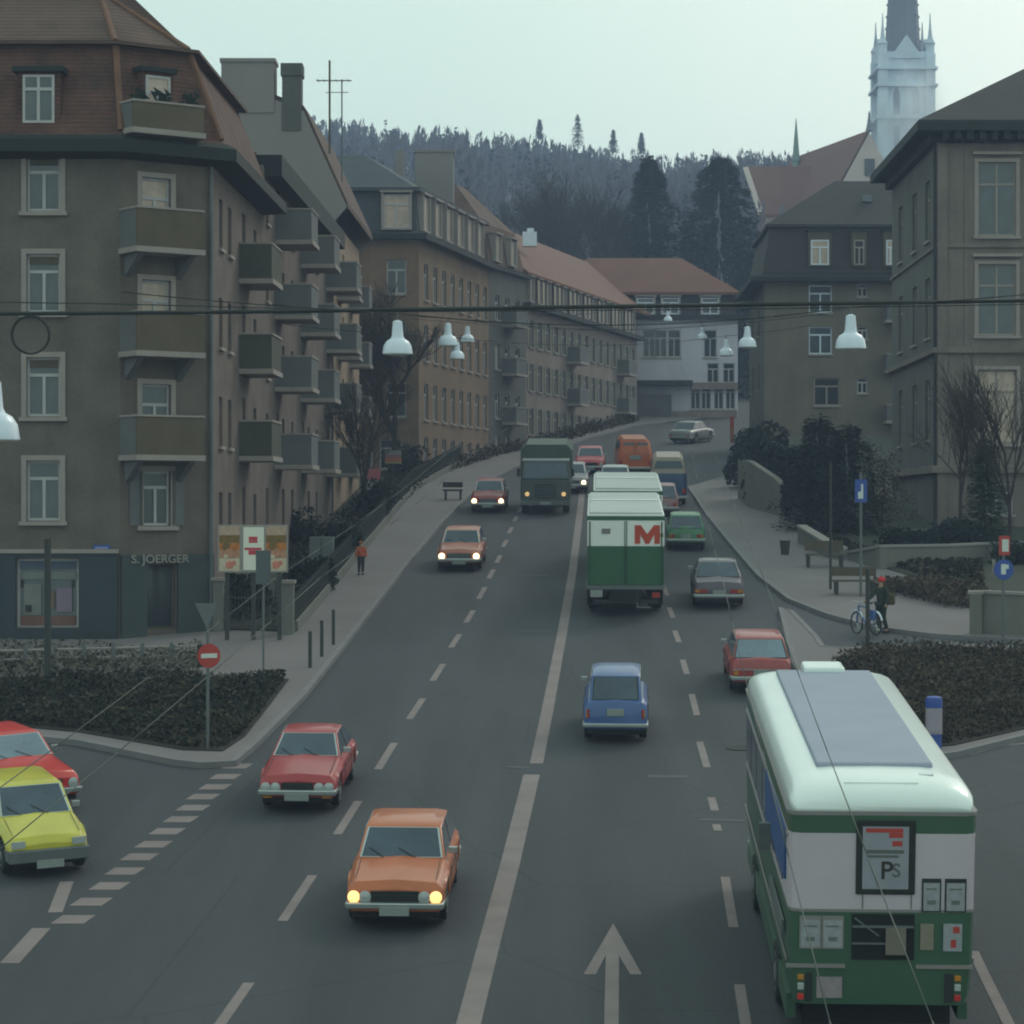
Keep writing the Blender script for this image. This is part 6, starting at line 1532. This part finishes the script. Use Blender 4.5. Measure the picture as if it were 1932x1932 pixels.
o = cover('dry_stalks', [(-180, 1250), (180, 1248), (380, 1250), (378, 1290), (-180, 1300)], 5200, .13, .5, 5, [M['dryh'], M['cover']]); o['label'] = 'grey dry stalks and low plants between the shop pavement rail and the bed'
o = cover('garden_undergrowth', [(410, 1185), (550, 1190), (690, 1020), (860, 870), (760, 880), (600, 1020), (500, 1100), (430, 1150)], 6000, .2, .6, 6, [M['cover'], M['covert']]); o['label'] = 'dark undergrowth of the sloping left garden'
o = cover('garden_undergrowth', [(1520, 1000), (1660, 1060), (1850, 1060), (1860, 1150), (1740, 1095), (1610, 1050)], 5000, .2, .25, 7, [M['cover'], M['covert']]); o['label'] = 'dark undergrowth of the right garden below the hedge'
# conifers behind the row
for i, (px, py, Y, h, r, n, lb) in enumerate(((1225, 296, 240, 23, 5.8, 22000, 'tall dark conifer behind the red roof, left one of the big pair'), (1358, 296, 236, 24, 8.6, 30000, 'broadest dark conifer behind the red roof beside the church'),
                                               (1410, 470, 225, 14, 3.2, 4000, 'smaller conifer at the foot of the broadest dark conifer'), (1300, 420, 232, 17, 3.2, 4000, 'narrow conifer between the two big ones'))):
    tp = pt(px, py, Y); conifer(lb, V((tp.x, Y, tp.z-h)), h, r, n, .62, 'fir', 100+i, group='dark conifers behind the row', pw=.56)
for i, (px, py, Y) in enumerate(((1075, 350, 245), (1135, 385, 240), (1030, 380, 250))):
    tp = pt(px, py, Y); bare_tree(['large brownish bare tree behind the terrace roof', 'bare tree left of the big conifers', 'leftmost bare tree behind the terrace roof'][i], V((tp.x, Y, tp.z-15)), 15, .36, 120+i, 6, .35, group='bare trees behind the terrace', m='twig')
for i, (px, py, h) in enumerate(((1090, 216, 8), (1157, 244, 5.5), (1210, 250, 5), (1018, 226, 4.5))):
    Y = 585; tp = pt(px, py, Y); conifer(['tallest lone conifer on the wooded skyline', 'second lone conifer right of the tallest on the skyline', 'lone conifer on the skyline above the left big conifer', 'thin lone conifer left of the tallest on the skyline'][i], V((tp.x, Y, tp.z-h)), h, h*.24, 900, .8, 'fir', 130+i, group='lone conifers on the skyline')
# the wooded hill: reads as one mass
rnd = random.Random(77); mb = MB(); k = 0
while k < 3400:
    y = rnd.uniform(262, 612) if k > 500 else rnd.uniform(585, 612); x = rnd.uniform(-75, 150)
    if abs(x-54.9) < 9 and 285 < y < 365: k += 1; continue
    if 25 < x < 62 and 290 < y < 335: k += 1; continue
    px = 966+x/y*4700
    if px < 560 or px > 2000: k += 1; continue
    k += 1
    z = terrain(x, y); h = rnd.uniform(8, 11.5)*(.72+.12*math.sin(x*.11)+.08*rnd.random() if y > 580 else 1); con = rnd.random() < .22
    mi = 0 if not con else 1
    mb.tube((x, y, z-.5), (x, y, z+h*.96), .13, 3, .04, mi=0)
    nb = 36
    for j in range(nb):
        if con:
            f = rnd.random(); zz = z+h*(.15+.85*f); rr = h*.17*(1-f)+.15; a = rnd.uniform(0, 6.28); p = V((x+rr*math.cos(a)*.6, y+rr*math.sin(a)*.6, zz)); d = V((math.cos(a)*rr, math.sin(a)*rr, -.5)); w_ = V((-math.sin(a), math.cos(a), .3))*.5
        else:
            f = rnd.uniform(.25, 1); zz = z+h*f; a = rnd.uniform(0, 6.28); rr = h*.17*math.sin(math.pi*min(1, f*.92)); p = V((x+rr*math.cos(a)*rnd.random(), y+rr*math.sin(a)*rnd.random(), zz)); d = V((rnd.gauss(0, .3), rnd.gauss(0, .3), rnd.uniform(.9, 1.9))); w_ = V((rnd.gauss(0, 1), rnd.gauss(0, 1), 0)).normalized()*.2
        mb.add([p-d*.5, p+w_, p+d*.6, p-w_], [(0, 1, 2, 3)], mi)
tag(mb.build('forest', [M['forest'], mat('hazed_far_fir', (.060, .068, .085), .95, .2, .05, spec=.1)], recalc=False), 'bare hazy woodland covering the hill behind the town', 'forest', kind='stuff')  # far fir colour lifted towards blue to carry haze

# ------------------------------------------------------------------ haze
mb = MB(); mb.box(-290, 290, -24, 860, -5, 128)
hz_ = mb.build('haze', bpy.data.materials.new('haze_air')); tag(hz_, 'thin bluish haze in the air', 'haze', kind='stuff')
m = hz_.data.materials[0]; m.use_nodes = True; nt = m.node_tree; nt.nodes.remove(nt.nodes['Principled BSDF'])
pv = nt.nodes.new('ShaderNodeVolumePrincipled'); pv.inputs['Color'].default_value = (.58, .68, .98, 1); pv.inputs['Density'].default_value = .00068; pv.inputs['Anisotropy'].default_value = 0.0
nt.links.new(pv.outputs[0], nt.nodes['Material Output'].inputs['Volume'])

# pale smoke drifting in front of the church tower
bm = bmesh.new(); bmesh.ops.create_icosphere(bm, subdivisions=3, radius=1); me = bpy.data.meshes.new('smoke'); bm.to_mesh(me); bm.free()
sm = bpy.data.objects.new('smoke', me); COL.objects.link(sm); sm.location = pt(1712, 215, 338); sm.scale = (5.6, 3.2, 8.8); sm.rotation_euler = (0, .18, 0)
tag(sm, 'pale blue smoke drifting before the church tower', 'smoke', kind='stuff')
m = bpy.data.materials.new('smoke_air'); me.materials.append(m); m.use_nodes = True; nt = m.node_tree; nt.nodes.remove(nt.nodes['Principled BSDF']); N = nt.nodes; L = nt.links
pv = N.new('ShaderNodeVolumePrincipled'); pv.inputs['Color'].default_value = (.93, .97, 1, 1); L.new(pv.outputs[0], N['Material Output'].inputs['Volume'])
tc = N.new('ShaderNodeTexCoord'); nz = N.new('ShaderNodeTexNoise'); nz.inputs['Scale'].default_value = 1.35; nz.inputs['Detail'].default_value = 4; L.new(tc.outputs['Object'], nz.inputs['Vector'])
ln = N.new('ShaderNodeVectorMath'); ln.operation = 'LENGTH'; L.new(tc.outputs['Object'], ln.inputs[0])
fo = N.new('ShaderNodeMapRange'); fo.inputs['From Min'].default_value = .25; fo.inputs['From Max'].default_value = 1.0; fo.inputs['To Min'].default_value = 1; fo.inputs['To Max'].default_value = 0; L.new(ln.outputs['Value'], fo.inputs['Value'])
nr = N.new('ShaderNodeMapRange'); nr.inputs['From Min'].default_value = .42; nr.inputs['From Max'].default_value = .66; nr.inputs['To Max'].default_value = .6; pv.inputs['Anisotropy'].default_value = .55; L.new(nz.outputs['Fac'], nr.inputs['Value'])
mu = N.new('ShaderNodeMath'); mu.operation = 'MULTIPLY'; L.new(fo.outputs[0], mu.inputs[0]); L.new(nr.outputs[0], mu.inputs[1]); L.new(mu.outputs[0], pv.inputs['Density'])

# ------------------------------------------------------------------ sky and sun
w = bpy.data.worlds.new('World'); SC.world = w; w.use_nodes = True; nt = w.node_tree; N = nt.nodes; L = nt.links
EL, AZ = math.radians(38), math.radians(38)      # azimuth clockwise from +Y (up the street)
sky = N.new('ShaderNodeTexSky'); sky.sky_type = 'NISHITA'; sky.sun_disc = False; sky.sun_elevation = EL; sky.sun_rotation = AZ; sky.air_density = 2.0; sky.dust_density = 5.0; sky.ozone_density = 1.0
tc = N.new('ShaderNodeTexCoord'); dp = N.new('ShaderNodeVectorMath'); dp.operation = 'DOT_PRODUCT'
sd = V((math.sin(AZ)*math.cos(EL*.2), math.cos(AZ)*math.cos(EL*.2), math.sin(EL*.2)))
dp.inputs[1].default_value = sd
L.new(tc.outputs['Generated'], dp.inputs[0])
cr = N.new('ShaderNodeValToRGB'); e = cr.color_ramp.elements
e[0].position = .62; e[0].color = (7.5, 10.0, 8.8, 1); e[1].position = .97; e[1].color = (15.0, 15.0, 13.6, 1)
e2 = cr.color_ramp.elements.new(.79); e2.color = (8.8, 11.2, 9.9, 1); e3 = cr.color_ramp.elements.new(.89); e3.color = (11.2, 12.8, 11.4, 1)
L.new(dp.outputs['Value'], cr.inputs['Fac'])
nz = N.new('ShaderNodeTexNoise'); nz.inputs['Scale'].default_value = 2.5; nz.inputs['Detail'].default_value = 3; L.new(tc.outputs['Generated'], nz.inputs['Vector'])
mr = N.new('ShaderNodeMapRange'); mr.inputs['To Min'].default_value = .95; mr.inputs['To Max'].default_value = 1.05; L.new(nz.outputs['Fac'], mr.inputs['Value'])
sc_ = N.new('ShaderNodeVectorMath'); sc_.operation = 'SCALE'; L.new(cr.outputs['Color'], sc_.inputs[0]); L.new(mr.outputs[0], sc_.inputs['Scale'])
mx = N.new('ShaderNodeMixRGB'); mx.inputs['Fac'].default_value = .88; L.new(sky.outputs[0], mx.inputs['Color1']); L.new(sc_.outputs[0], mx.inputs['Color2'])
bgd = N['Background']; bgd.inputs['Strength'].default_value = .10; L.new(mx.outputs[0], bgd.inputs['Color'])
sl = bpy.data.lights.new('sun', 'SUN'); sl.energy = .7; sl.angle = math.radians(16); sl.color = (1.0, .95, .86)
so = bpy.data.objects.new('sun', sl); COL.objects.link(so)
dirv = V((math.sin(AZ)*math.cos(EL), math.cos(AZ)*math.cos(EL), math.sin(EL)))
so.rotation_euler = dirv.to_track_quat('Z', 'Y').to_euler(); so.location = (20, 20, 60)

# ------------------------------------------------------------------ camera
cd = bpy.data.cameras.new('camera'); co = bpy.data.objects.new('camera', cd); COL.objects.link(co)
co.location = (0, 0, 10.5); co.rotation_euler = (math.pi/2, 0, 0)
cd.sensor_width = 36; cd.lens = 36*4700/1932; cd.clip_end = 3000; cd.clip_start = .5
SC.camera = co
SC.cycles.filter_width = 2.0; SC.cycles.volume_bounces = 2
SC.render.resolution_x = 1024; SC.render.resolution_y = 1024
SC.view_settings.view_transform = 'Standard'; SC.view_settings.look = 'None'; SC.view_settings.exposure = 0; SC.view_settings.gamma = 1
